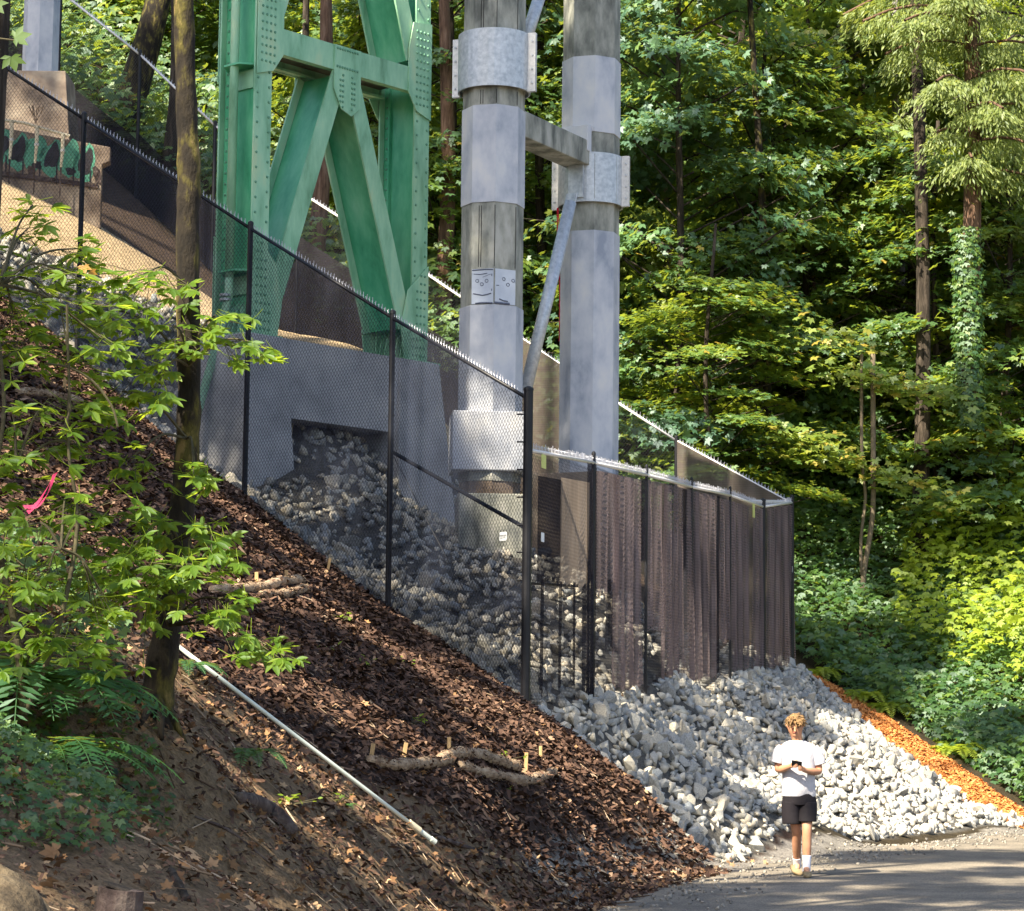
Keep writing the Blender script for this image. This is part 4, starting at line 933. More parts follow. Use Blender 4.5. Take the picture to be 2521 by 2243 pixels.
TREES = [
 # px, Y, H, r, lean(x,y), variant, rot, scale, label
 (1650, 52.5, 12, .10, (.3, 0), 3, .3, 1.0, 'blue green maple with layered leaves just right of the right concrete column'),
 (1840, 54, 10, .09, (.4, 0), 0, 1.7, .95, 'leafy maple rising above the right end of the shade cloth fence'),
 (2010, 56, 11, .10, (-.3, 0), 1, 2.9, 1.0, 'bright maple standing left of the twin stemmed sapling'),
 (2290, 54, 9, .10, (.3, 0), 2, .8, .95, 'sunlit maple between the twin stemmed sapling and the ivy clad conifer'),
 (2480, 53, 8.5, .10, (0, 0), 0, 4.2, 1.0, 'low sunlit maple at the right edge of the photo above the ivy bank'),
 (1560, 58, 14, .14, (0, 0), 1, 5.0, 1.1, 'tall dense maple directly behind the right concrete column'),
 (1790, 62, 14, .13, (.5, 0), 2, 3.6, 1.15, 'tall maple with pale trunk showing through, upper middle of the wood'),
 (2030, 64, 15, .14, (0, 0), 3, 1.1, 1.2, 'high dark maple left of the bare purple grey trunk'),
 (2330, 66, 15, .14, (0, 0), 1, 2.2, 1.2, 'high maple filling the gap between the two conifer trunks'),
 (1330, 56, 13, .13, (0, 0), 0, 2.5, 1.0, 'dark maple seen between the two concrete columns'),
 (1090, 55, 13, .13, (0, 0), 2, 0.4, 1.0, 'shaded maple in the gap between green tower and near concrete column'),
 (860, 57, 13, .13, (.2, 0), 1, 3.3, .95, 'brownish maple behind the middle of the green tower'),
 (560, 60, 12, .13, (0, 0), 3, 4.4, 1.0, 'maple behind the left leg of the green tower'),
 (290, 62, 9, .13, (0, 0), 0, 5.5, 1.0, 'sunlit yellow green maple at the top left, right of the far column'),
 (1750, 50.5, 6.5, .07, (0, 0), 1, 2.2, .8, 'low leafy maple just above the right end of the back fence'),
 (2400, 57, 11, .10, (0, 0), 1, 3.8, 1.0, 'yellow green maple behind the ivy clad conifer trunk'),
 (2130, 60, 13, .12, (0, 0), 0, .2, 1.1, 'tall maple directly above the twin stemmed sapling'),
 (1930, 69, 17, .14, (0, 0), 2, 5.1, 1.3, 'highest maple at the top centre of the right hand wood'),
 (2540, 62, 14, .13, (0, 0), 1, 4.7, 1.1, 'tall maple filling the upper right corner below the conifer'),
 (1680, 68, 17, .14, (0, 0), 0, 2.7, 1.3, 'dark high maple at the top just right of the columns'),
 (120, 66, 10, .13, (0, 0), 2, 1.4, 1.1, 'dark maple behind the far column at the upper left'),
]
for px, Y, H, r, ln, va, ro, s_, lb in TREES:
    tree('maple_tree', onground(px, Y), H, r, ln, lb, 'tree', va, 'maples on the wooded hillside', rot=ro, sc=s_)
# bare or nearly bare trunks
tree('mossy_trunk', at(255, 430, 53), 8.5, .40, (2.1, .5), 'thick leaning mossy trunk at the upper left behind the back fence', 'tree trunk', bark=M_bark)
tree('slim_trunk', at(410, 430, 51.5), 7.0, .17, (.12, 0), 'slim grey trunk between the leaning mossy trunk and green tower', 'tree trunk', bark=M_bark2)
tree('reddish_trunk', at(765, 720, 52), 9.5, .21, (.35, 0), 'reddish brown trunk seen through the legs of the green tower', 'tree trunk', bark=M_barkred)
tree('thin_trunk', at(705, 720, 54), 9.5, .12, (.5, 0), 'thin dark trunk beside the reddish brown trunk', 'tree trunk', bark=M_bark2)
tree('dark_trunk', at(1085, 760, 53), 10.5, .20, (0, 0), 'dark trunk in the gap left of the near concrete column', 'tree trunk', bark=M_barkred)
tree('grey_trunk', at(2195, 600, 57.5), 6.5, .15, (.25, 0), 'smooth purple grey trunk standing clear of leaves in the upper right', 'tree trunk', bark=simple('purple_grey_bark', [(.16, .14, .17), (.27, .24, .25), (.36, .30, .27)], 5, .9, bmp=.6, sx=(1, 1, .4)))
tree('tall_dark_trunk', at(2255, 560, 51.8), 9.5, .19, (.1, 0), 'tall dark trunk between the conifer and the purple grey trunk at the top right', 'tree trunk', bark=M_bark2)
tree('narrow_trunk', at(1885, 620, 52.2), 9.0, .11, (-.35, 0), 'slender dark trunk rising through leaves in the upper middle of the wood', 'tree trunk', bark=M_bark)
tree('pale_trunk', at(1640, 720, 56), 4.2, .10, (.05, 0), 'short pale trunk low in the wood right of the right concrete column', 'tree trunk', bark=M_palebark)
tree('mottled_trunk', at(2000, 700, 58), 3.6, .13, (-.15, 0), 'orange brown mottled trunk below the middle of the upper wood', 'tree trunk', bark=M_barkred)
tw = thing('twin_sapling', onground(2130, 50.5), 'young maple with two thin pale stems above the ivy bank', 'tree')
bs = ORG[tw.name]; 
for dx, px1, px0, py0 in ((0, 2150, 2126, 1420), (1, 2122, 2120, 1320)):
    p0 = at(px0, py0, 50.3); p1 = at(px1, 1130, 50.2)
    MB().tube(smoothpath([p0 - ZU * .8, p0, (p0 + p1) / 2 + [.08, 0, 0], p1, p1 + ZU * 2.2], 4), .055 if dx == 0 else .035, 8).obj('stem', M_palebark, tw, smooth=True)
r = np.random.default_rng(77); parts = []
for px, py, w_, n in ((2090, 1130, 110, 130), (2230, 1180, 120, 150), (2010, 1080, 90, 110), (2330, 1240, 70, 80), (2150, 930, 150, 190), (2060, 830, 120, 130), (2300, 960, 110, 130)):
    c = at(px, py, 49.8); q = r.normal(size=(n, 3)) * [w_ / 120 * .62, .45, .13]; q[:, 2] -= .25 * q[:, 0] + .1 * q[:, 0] ** 2
    parts.append(scatter(MAPLE, c + q, basis(np.array([0, -.5, 1]) + r.normal(0, .35, (n, 3)), np.array([.2, -.4, -.7]) + r.normal(0, .4, (n, 3))), r.uniform(.11, .19, n), np.clip(r.normal(.62, .13, n), 0, .85)))
v, f, a = join(parts); npmesh('crown', v, f, M_leafM, tw, var=a)
# conifers with hanging sprays
def conifer(name, base, H, r0, label, boughs, seed, bark=M_bark2, ivy=None):
    r = np.random.default_rng(seed); t_ = thing(name, base, label, 'tree', None); base = np.array(base)
    pts = [base + [.15 * math.sin(3 * u), 0, H * u - .4 * (u == 0)] for u in np.linspace(0, 1, 9)]
    MB().tube(pts, [r0 * (1 - .05 * i) for i in range(9)], 12, jit=.08).obj('trunk', bark, t_, smooth=True)
    parts = []; A = []; B = []
    for (z, ang, L) in boughs:
        L = L * .8
        d = np.array([math.cos(ang), math.sin(ang), 0]); st = base + [0, 0, z]
        n = int(620 * L); u = r.random(n) ** .8
        ax = st + d * (u * L)[:, None] + np.stack([0 * u, 0 * u, .25 * u * L - .42 * u * u * L], 1)
        side_ = np.array([-d[1], d[0], 0]); w_ = r.normal(0, .32, n) * (.4 + .9 * np.sin(np.pi * np.clip(u, 0, 1)))
        pos = ax + side_ * w_[:, None] + np.stack([0 * u, 0 * u, -.55 * np.abs(w_) - r.exponential(.13, n)], 1)
        yd = np.array([0, 0, -1.0]) + d * .45 + side_ * np.sign(w_)[:, None] * .45 + r.normal(0, .25, (n, 3))
        nr = d * .6 + np.array([0, -.3, .6]) + r.normal(0, .4, (n, 3))
        parts.append(scatter(SPRIG, pos, basis(nr, yd), r.uniform(.08, .19, n), np.clip(r.normal(.5, .2, n), 0, 1)))
        for k in range(4):
            u0, u1 = k / 4, (k + 1) / 4
            A.append(st + d * u0 * L + [0, 0, .25 * u0 * L - .42 * u0 * u0 * L]); B.append(st + d * u1 * L + [0, 0, .25 * u1 * L - .42 * u1 * u1 * L])
    v, f, a = join(parts); npmesh('foliage', v, f, M_leafC, t_, var=a)
    v, f = prisms(A, B, .03, 5); stuff(npmesh('boughs', v, f, bark, t_))
    return t_, pts
def bz(px, py, Y, base): return at(px, py, Y)[2] - base[2]
r = np.random.default_rng(4)
b1 = at(2385, 960, 50.0)
bo = [(bz(2385, py, 50, b1), an, L) for py, an, L in [(200, 5.3, 2.6), (215, 4.2, 2.3), (270, 5.9, 2.6), (285, 4.9, 2.5), (330, 3.9, 1.4), (360, 5.4, 2.2), (400, 4.6, 1.8), (300, 0.2, 2.6), (30, 3.4, 2.9), (10, 4.4, 2.6), (-30, 2.9, 3.2), (-60, 5.2, 2.6), (60, 3.9, 2.6), (-120, 4.7, 3), (110, 3.3, 2.2), (430, 5.8, 1.9), (-150, 0, 3), (120, 5.7, 2.4), (-200, 3.6, 3.2)]]
conifer('conifer', b1, 14, .21, 'tall conifer with drooping pale green boughs and ivy low on its trunk, far right', bo, 5, M_barkred)
b2_ = onground(2250, 56); bo = [(bz(2250, py, 56, b2_), a_, L) for py, a_, L in [(-40, 4.2, 3.0), (0, 5.1, 2.8), (60, 3.6, 2.6), (90, 5.8, 2.2), (150, 4.6, 2.2), (-100, 4.8, 3.4), (220, 5.3, 1.8), (-150, 3.8, 3.6), (300, 4.4, 1.7), (380, 5.2, 1.5)]]
conifer('conifer', b2_, 19, .24, 'dark conifer with feathery boughs behind the purple grey trunk at the top right', bo, 6)
b3 = onground(2560, 54); bo = [(bz(2540, py, 54, b3), a_, L) for py, a_, L in [(50, 3.6, 2.8), (120, 4.2, 2.6), (220, 3.3, 2.4), (330, 3.9, 2.2), (430, 3.4, 2.2), (550, 4.1, 2.0), (680, 3.5, 1.8), (-40, 3.9, 3.0)]]
conifer('conifer', b3, 18, .24, 'conifer at the very right edge with boughs reaching into the photo', bo, 8)
# ivy column on the conifer trunk
r = np.random.default_rng(9); n = 1500; u = r.random(n); a_ = r.uniform(math.pi, 2 * math.pi, n); rad = .22 + .12 * r.random(n)
pos = np.array([b1[0], 50.0, b1[2]]) + np.stack([np.cos(a_) * rad, np.sin(a_) * rad, u * 4.2 - .8], 1)
v, f, a = scatter(MAPLE3, pos, basis(np.stack([np.cos(a_), np.sin(a_), .3 + 0 * a_], 1) + r.normal(0, .3, (n, 3)), np.array([0, 0, -1]) + r.normal(0, .3, (n, 3))), r.uniform(.07, .13, n), r.beta(3, 2, n))
tag(stuff(npmesh('climbing_ivy', v, f, M_leafI, var=a)), 'ivy climbing the lower trunk of the tall conifer at far right', 'ivy')
# distant woodland that reads as one mass
r = np.random.default_rng(21); parts = []
nsp = 900
for s in range(nsp):
    x = r.uniform(-17, 24); y = r.uniform(60, 86); g = G(x, y); h = g + r.uniform(.3, 9.5); 
    if x < -.235 * y - 1 or x > .235 * y + 1.5 or h > 1.6 + .31 * y + 2: continue
    rad = r.uniform(.8, 1.6); n = int(78 * rad); q = r.normal(size=(n, 3)) * [rad * .6, rad * .5, rad * .2]
    parts.append(scatter(MAPLE3, np.array([x, y, h]) + q, basis(np.array([0, -.4, 1]) + r.normal(0, .45, (n, 3)), np.array([0, -.3, -.7]) + r.normal(0, .5, (n, 3))), r.uniform(.18, .34, n), np.clip(r.normal(r.uniform(.2, .45), .12, n), 0, .8)))
v, f, a = join(parts); tag(stuff(npmesh('distant_woodland', v, f, M_leafM, var=a)), 'dense mass of distant maple foliage covering the hillside', 'woodland')
print('wood tris', len(f))
# undergrowth and ivy bank on the right; shrubs low on the back slope
def cover(name, poly, dens, mat, ls, label, cat, rng, T=MAPLE3, hh=.35, ex=None, meanv=.4, lump=.5, nrm=(-.25, -.55, .8)):
    P = sample(poly, dens, rng, ex); n = len(P); g = ground(P[:, 0], P[:, 1])
    lum = np.sin(P[:, 0] * 1.9 + np.sin(P[:, 1] * 1.3)) * np.cos(P[:, 1] * 1.7 + P[:, 0] * .6) 
    h = np.clip(lum * lump + lump * .5, 0, 9) + rng.random(n) ** 2 * hh
    pos = np.stack([P[:, 0], P[:, 1], g + h], 1); nr = np.array(nrm) + rng.normal(0, .4, (n, 3)); yd = np.array([0, -.4, -1]) + rng.normal(0, .4, (n, 3))
    v, f, a = scatter(T, pos, basis(nr, yd), rng.uniform(*ls, n), np.clip(rng.normal(meanv, .16, n) + .10 * lum, 0, .95))
    return tag(stuff(npmesh(name, v, f, mat, var=a)), label, cat)
IVY = [tuple(at(1990, 1645, 47.3)[:2]), tuple(at(2250, 1800, 44.4)[:2]), tuple(at(2521, 1950, 42)[:2]), (12.0, 40.5), (15, 46), (16, 56), (4.6, 57), (4.4, 48.5)]
cover('ivy_bank', IVY, 330, M_leafI, (.07, .15), 'dark glossy ivy covering the bank right of the orange chip strip', 'ivy', r, hh=.5, meanv=.42, lump=.22)
FOR = [(-17, 51), (4.4, 49), (4.6, 57), (15, 56), (20, 62), (20, 74), (-20, 74)]
cover('undergrowth', FOR, 75, M_leafM, (.12, .24), 'low leafy undergrowth on the forest floor behind the back fence', 'undergrowth', r, hh=1.3, meanv=.33, lump=.5, ex=lambda P: np.abs(P[:, 0]) < .24 * P[:, 1] + 1)
BR = [(7.2, 47.0), (9.2, 45.6), (12.8, 43.8), (14, 48), (13, 53), (8.5, 52)]
cover('bramble_thicket', BR, 190, M_leafL, (.08, .17), 'bright sunlit bramble and ivy mound on the right bank', 'thicket', r, hh=1.0, meanv=.6, lump=.75, ex=lambda P: (P[:, 0] - 6.6) * .35 > (50.2 - P[:, 1]) * .22)
# bright ferns and weeds beside the orange strip
def fern(base, L, n, seed, label, wd=.17, mat=M_fern, az=(0, 6.28), name='sword_fern', rise=.55):
    r = np.random.default_rng(seed); t_ = thing(name, base, label, 'fern'); base = np.array(base)
    for i in range(n):
        a_ = r.uniform(*az) if n < 3 else az[0] + (az[1] - az[0]) * (i + r.uniform(.2, .8)) / n; l = L * r.uniform(.75, 1.1); d = np.array([math.cos(a_), math.sin(a_), 0]); sd = np.array([-d[1], d[0], 0])
        up = r.uniform(rise * .7, rise * 1.3); K = 26; pos = []; nr = []; yd = []; sz = []; A = []; B = []
        def pt(u): return base + d * (l * u * (1 - .1 * u)) + ZU * l * (up * 1.6 * u - up * 1.9 * u * u)
        for k in range(2, K):
            u = k / K; p = pt(u); tg = unit(pt(u + .02) - p)
            for sg in (-1, 1):
                pos.append(p); yd.append(sd * sg + tg * .35 + np.array([0, 0, -.22])); nr.append(np.cross(tg, sd) * -1 * np.sign((np.cross(tg, sd) * -1)[2] or 1) + r.normal(0, .08, 3)); sz.append(wd * l * math.sin(math.pi * min(1, .15 + .85 * u)) ** .7 + .006)
        S = (np.array(kite((0, 1, 0), .12)), np.array([(0, 1, 2), (0, 2, 3)]))
        v, f, a = scatter(S, np.array(pos), basis(np.array(nr), np.array(yd)), np.array(sz), np.clip(r.normal(r.uniform(.3, .7), .08, len(pos)), 0, 1))
        tv, tf = prisms([pt(k / 12) for k in range(12)], [pt((k + 1) / 12) for k in range(12)], .0035, 3)
        tf3 = np.concatenate([tf[:, [0, 1, 2]], tf[:, [0, 2, 3]]])
        npmesh('frond', np.concatenate([v, tv]), np.concatenate([f, tf3 + len(v)]), mat, t_, var=np.concatenate([a, np.full(len(tv), .6)]))
    return t_
for i, (px, py, Y, L, lb) in enumerate([(2120, 1730, 45.6, .8, 'yellow green fern by the upper part of the orange strip'), (2180, 1775, 45.2, .75, 'yellow green fern in the middle of the orange strip edge'), (2350, 1895, 43.6, .8, 'fern with arching fronds at the lower end of the orange strip'), (2020, 1665, 46.9, .7, 'small fern at the top of the orange strip beside the fence')]):
    g = at(px, py, Y); fern((g[0], Y, G(g[0], Y)), L, 14, 40 + i, lb, wd=.22, mat=M_leafL)
# unseen trees added sunward of chosen spots to throw dappled shade on them
SH = [((2080, 250, 56), 46, .5, 2), ((2330, 1180, 50), 42, .55, 1), ((1950, 900, 53), 42, .38, 3), ((2150, 1560, 47.5), 36, .45, 2), ((2450, 1750, 44), 34, .3, 1), ((1080, 350, 54), 44, .8, 3), ((720, 500, 52), 44, .8, 0), ((330, 230, 52), 40, .6, 2), ((690, 1440, 22.5), 21, .3, 0), ((900, 1730, 22), 19, .2, 1), ((1120, 2010, 20), 18, .2, 0), ((520, 1250, 27), 22, .6, 2), ((1230, 2080, 20), 18, .2, 3), ((830, 1020, 37), 24, .75, 3), ((900, 1300, 33), 24, .62, 0), ((600, 250, 37), 26, .75, 1), ((900, 420, 38), 27, .62, 2),
      ((1195, 560, 36), 26, .42, 3), ((1500, 800, 38.8), 27, .40, 1), ((1180, 130, 36), 25, .4, 0), ((2400, 2165, 24.5), 20, .3, 2), ((1800, 2200, 24), 19, .35, 3), ((1500, 1880, 29), 22, .24, 0), ((200, 1950, 11), 17, .42, 1), ((700, 2100, 15), 17, .3, 2), ((1500, 330, 39), 27, .38, 2), ((560, 650, 37), 26, .6, 3), ((60, 360, 43), 30, .30, 0), ((90, 60, 47), 31, .35, 1), ((2150, 2110, 26), 21, .28, 1), ((2480, 2080, 31), 24, .3, 2), ((1650, 2200, 22), 20, .3, 0), ((2050, 2235, 21), 17, .34, 1), ((2500, 2200, 23), 18, .28, 3), ((2300, 2080, 31), 22, .40, 0), ((2250, 2190, 24), 19, .2, 1), ((2420, 2115, 27.5), 21, .26, 2), ((1700, 2235, 20.5), 16, .25, 1), ((1850, 1990, 32), 22, .20, 2), ((1660, 1760, 35), 24, .18, 1), ((1700, 1300, 37), 24, .2, 2), ((1300, 1650, 30), 23, .25, 1)]
SV = np.array(SUN[:])
for i, ((px, py, Y), t, s_, va) in enumerate(SH):
    c = at(px, py, Y) + SV * t; g = G(c[0], c[1]); t_ = thing('added_shade_tree', (c[0], c[1], g), 'unseen thin maple added out of view to cast dappled shade', 'tree', 'unseen trees added for their shade')
    top_ = max(3.0, c[2] - g)
    MB().tube([np.array([c[0] - .3 * (1 - u), c[1], g - .4 + (top_ + 1) * u]) for u in np.linspace(0, 1, 7)], list(np.linspace(.16, .05, 7)), 8, jit=.05).obj('trunk', M_bark2, t_, smooth=True)
    cm, lm = CROWN[va]
    for nm, me_ in (('crown', cm), ('limbs', lm)):
        o = bpy.data.objects.new(nm, me_); link(o, t_); o.location = (0, 0, top_ - 4.5 * s_ * .8); o.rotation_euler = (0, 0, i * 1.3); o.scale = (s_, s_, s_ * .8)
        if nm == 'limbs': stuff(o)
# ------------------------------------------------------------------ foreground
def dp(px, py): 
    p = drop(px, py, 7.0, 60); return p
# young tree with peeling mossy trunk
TYt = 14.0
tb = at(388, 1748, TYt); ft = thing('young_tree', tb, 'slender mossy tree in the left foreground with drooping bright green leaves', 'tree')
tp = [at(x, y, TYt) for x, y in [(380, 1800), (385, 1742), (398, 1640), (418, 1500), (437, 1360), (450, 1230), (462, 1100), (466, 980), (464, 850), (462, 700), (462, 520), (466, 430), (460, 300), (455, 120), (452, -60), (450, -300)]]
tr_ = [.125, .098, .088, .080, .074, .070, .070, .068, .068, .068, .068, .070, .062, .060, .060, .058]
sp_ = smoothpath(tp, 4); rs_ = np.interp(np.linspace(0, 1, len(sp_)), np.linspace(0, 1, len(tr_)), tr_)
MB().tube(sp_, list(rs_ * (1 + .06 * np.sin(np.arange(len(sp_)) * 1.7))), 14, jit=.05).obj('trunk', M_bark, ft, smooth=True)
for k, (dx, dy) in enumerate(((40, 60), (70, 95), (-45, 70), (10, 90))):
    p0 = at(388, 1715, TYt - .04); q = dp(388 + dx, 1745 + dy); MB().tube(smoothpath([p0, (p0 + q) / 2 + ZU * .02, q + ZU * .01], 4), list(np.linspace(.045, .012, 9)), 8, jit=.1).obj('root', M_bark, ft, smooth=True)
# one compound leaf: five to seven drooping leaflets in a fan
def compound(seed, n=5, L=.125):
    r = np.random.default_rng(seed); parts = []
    for k in range(n):
        a_ = (k - (n - 1) / 2) * (.72 if n == 5 else .5) + r.normal(0, .12); l = L * (1 - .22 * abs(k - (n - 1) / 2) / ((n - 1) / 2)) * r.uniform(.9, 1.1)
        yd = np.array([[math.sin(a_), math.cos(a_), -.65 + r.normal(0, .3)]]); nr = np.array([[r.normal(0, .2), .2 + r.normal(0, .15), 1.0]])
        S = (OVAL[0] * [.70, 1, 1], OVAL[1]); parts.append(scatter(S, np.array([[0, .02, 0]]), basis(nr, yd), [l], [np.clip(r.normal(.42, .2), 0, 1)]))
    st = tube([(0, -.10, .03), (0, -.04, .01), (0, .02, 0)], .0018, 3, cap=False)
    v, f, a = join(parts); tv = np.array(st[0]); tf = np.array([(q[0], q[1], q[2]) for q in st[1]] + [(q[0], q[2], q[3]) for q in st[1]])
    o = npmesh('leaf', np.concatenate([v, tv]), np.concatenate([f, tf + len(v)]), M_leafF, var=np.concatenate([a, np.full(len(tv), .9)])); me = o.data; bpy.data.objects.remove(o); V_ = np.concatenate([v, tv]); F_ = np.concatenate([f, tf + len(v)]); return me, V_, F_, np.concatenate([a, np.full(len(tv), .9)])
LEAFS = [compound(i, 5 if i % 3 else 7, .100) for i in range(8)]
# leaf groups: cx, cy, rx, ry, count, depth, which plant (0 tree, 1 shrub)
GRP = [(80, 520, 60, 30, 5, 13.2, 1), (30, 800, 50, 60, 9, 12.8, 1), (150, 690, 120, 50, 12, 12.9, 1), (240, 860, 110, 50, 10, 13.0, 1), (160, 1250, 120, 60, 12, 12.8, 1), (60, 1430, 70, 70, 10, 12.5, 1), (300, 1440, 110, 60, 12, 13, 0), (70, 590, 85, 60, 9, 13.2, 1), (200, 640, 90, 60, 12, 13.4, 1), (350, 700, 120, 50, 16, 13.6, 0), (120, 760, 120, 60, 16, 13.0, 1), (290, 790, 110, 60, 15, 13.4, 0), (430, 830, 80, 60, 10, 13.6, 0),
       (60, 880, 80, 70, 12, 12.8, 1), (200, 900, 90, 60, 11, 13.2, 1), (380, 905, 70, 40, 6, 13.6, 0), (530, 800, 60, 50, 7, 13.6, 0), (590, 880, 50, 45, 6, 13.5, 0), (640, 860, 40, 30, 3, 13.5, 0),
       (120, 1010, 120, 60, 14, 12.8, 1), (300, 990, 90, 55, 12, 13.3, 0), (390, 960, 50, 40, 6, 13.4, 0), (200, 1120, 120, 50, 11, 13.0, 1), (60, 1170, 70, 70, 8, 12.7, 1), (330, 1150, 90, 60, 8, 13.3, 0), (480, 1170, 50, 40, 7, 13.4, 0),
       (240, 1280, 110, 60, 13, 13.0, 1), (70, 1330, 80, 80, 8, 12.6, 1), (380, 1310, 110, 55, 16, 13.3, 0), (520, 1330, 60, 40, 10, 13.3, 0), (290, 1400, 120, 50, 14, 13.0, 0), (440, 1420, 100, 50, 17, 13.2, 0), (570, 1380, 40, 30, 4, 13.2, 0),
       (110, 1470, 110, 60, 14, 12.6, 1), (250, 1500, 70, 70, 9, 12.7, 1), (360, 1500, 70, 50, 8, 13.0, 0), (560, 1500, 60, 50, 9, 13.1, 0), (620, 1590, 70, 45, 9, 13.0, 0), (700, 1625, 25, 20, 2, 13.0, 0),
       (110, 1590, 120, 60, 15, 12.3, 1), (230, 1620, 60, 60, 7, 12.4, 1), (20, 690, 40, 60, 6, 12.9, 1), (30, 1050, 40, 60, 5, 12.6, 1)]
r = np.random.default_rng(31)
shr = thing('leafy_shrub', at(60, 1700, 12.4), 'leafy shrub with bright green drooping leaves at the left edge of the photo', 'shrub')
hubs = {0: [at(x, y, 13.9) for x, y in ((455, 700), (462, 900), (460, 1080), (440, 1330), (425, 1440), (415, 1540))], 1: [at(x, y, 12.6) for x, y in ((60, 1650), (-30, 1400), (40, 1150), (-40, 900), (0, 700), (150, 1350))]}
MB().tube(smoothpath([at(60, 1760, 12.5), at(30, 1500, 12.6), at(-20, 1250, 12.6), at(10, 1000, 12.6), at(-20, 700, 12.7)], 6), list(np.linspace(.022, .008, 25)), 7).obj('stem', M_twig, shr, smooth=True)
MB().tube(smoothpath([at(60, 1760, 12.5), at(140, 1560, 12.6), at(190, 1300, 12.7), at(168, 1100, 12.7), at(170, 900, 12.7), at(150, 760, 12.7)], 6), list(np.linspace(.016, .004, 31)), 7).obj('stem', M_twig, shr, smooth=True)
LC_ = [0, 0]; extra = []; more_ = {0: [], 1: []}
for gi, (cx, cy, rx, ry, n, Y, who) in enumerate(GRP):
    host = (ft, shr)[who]; c = at(cx, cy, Y); hb = min(hubs[who], key=lambda h: np.linalg.norm(h - c)); Y_ = Y
    mid = (hb + c) / 2 + ZU * .10
    path = smoothpath([hb, mid, c + ZU * ry / FPX * Y * .5], 5)
    MB().tube(path, list(np.linspace(.010, .004, len(path))), 5).obj('branch', M_twig, host)
    n = int(n * 1.75)
    for k in range(n):
        p = at(cx + r.normal(0, .55) * rx, cy + r.normal(0, .55) * ry, Y + r.normal(0, .22))
        dirr = unit(np.array([p[0] - hb[0], p[1] - hb[1], 0]) + r.normal(0, .35, 3) * [1, 1, 0])
        yd = np.array([dirr + np.array([0, 0, -r.uniform(.15, .9)])]); nr = np.array([np.array([r.normal(0, .3), -r.uniform(.1, .8), 1.0])])
        R = basis(nr, yd)[0]; s = float(r.uniform(.75, 1.15)) * Y / 13.3
        MM = Matrix([[*(R[0] * s), p[0] - org(host)[0]], [*(R[1] * s), p[1] - org(host)[1]], [*(R[2] * s), p[2] - org(host)[2]], [0, 0, 0, 1]])
        LC_[who] += 1
        if LC_[who] <= 300:
            o = bpy.data.objects.new('leaf', LEAFS[int(r.integers(8))][0]); C.objects.link(o); o.parent = host; o.matrix_local = MM
        else:
            T_ = LEAFS[int(r.integers(8))]; more_[who].append(((T_[1] @ R.T) * s + p, T_[2], T_[3]))
        if k % 2 == 0:
            q = path[int(r.integers(len(path) // 2, len(path)))]; extra.append((host, q, p))
for host in (ft, shr):
    A = [q for h, q, p in extra if h is host]; B = [p for h, q, p in extra if h is host]
    v, f = prisms(A, B, .0022, 3); stuff(npmesh('twigs', v, f, M_twig, host))
for w_ in (0, 1):
    if more_[w_]:
        v, f, a = join(more_[w_]); stuff(npmesh('small_leaves', v, f, M_leafF, (ft, shr)[w_], var=a))
print('near leaves', LC_)
# long thin bare stems
for pts, rad in (([(395, 690), (390, 800), (400, 900), (398, 1000), (375, 1100)], .006), ([(0, 1180), (60, 1150), (140, 1110), (230, 1060)], .005), ([(160, 905), (250, 930), (330, 990), (420, 1070)], .006)):
    pts = [(x * .42 + 0, y) if False else (x, y) for x, y in pts]
for pts, rad in (([(165, 750), (167, 850), (170, 950), (172, 1010), (155, 1060)], .007), ([(0, 1105), (60, 1110), (100, 1125)], .004), ([(110, 895), (170, 905), (230, 940), (275, 1000), (290, 1050)], .006), ([(0, 1390), (50, 1400), (80, 1410)], .008)):
    MB().tube(smoothpath([at(x, y, 12.6) for x, y in pts], 4), rad, 5).obj('stem', M_twig, shr)
# curled orange leaf caught in the branches, and the pink marker ribbon
R_ = basis(np.array([[0, -1, .4]]), np.array([[.3, 0, -1]])); v, f, a = scatter(MAPLE, np.array([at(205, 655, 12.7)]), R_, [.055], [.7])
v2, f2, a2 = scatter(MAPLE, np.array([at(222, 668, 12.72)]), basis(np.array([[.5, -1, .4]]), np.array([[.9, 0, -.2]])), [.045], [.4]); v, f, a = join([(v, f, a), (v2, f2, a2)])
tag(stuff(npmesh('dead_leaf', v, f, M_autumn, var=a)), 'curled orange dead leaf caught among the green leaves near the upper left fence post', 'leaf')
M_pink = simple('pink_ribbon', [(.65, .03, .12), (.8, .08, .2)], 20, .5, bmp=0)
rb = thing('marker_ribbon', at(135, 1165, 12.2), 'pink marker ribbon tied to a stem at the left of the photo', 'ribbon')
for pts in ([(137, 1165), (120, 1195), (95, 1235), (68, 1262)], [(134, 1168), (118, 1215), (92, 1245), (58, 1248)]):
    P = smoothpath([at(x, y, 12.2) for x, y in pts], 5); V = []
    for i, p in enumerate(P):
        tw = .5 + .12 * i; wv = np.array([math.cos(tw) * .011, .3 * .011, math.sin(tw) * .011]); V += [p - wv, p + wv]
    F = [(2 * i, 2 * i + 1, 2 * i + 3, 2 * i + 2) for i in range(len(P) - 1)]
    o = npmesh('ribbon_tail', V, F, M_pink, rb); o.modifiers.new('s', 'SOLIDIFY').thickness = .001
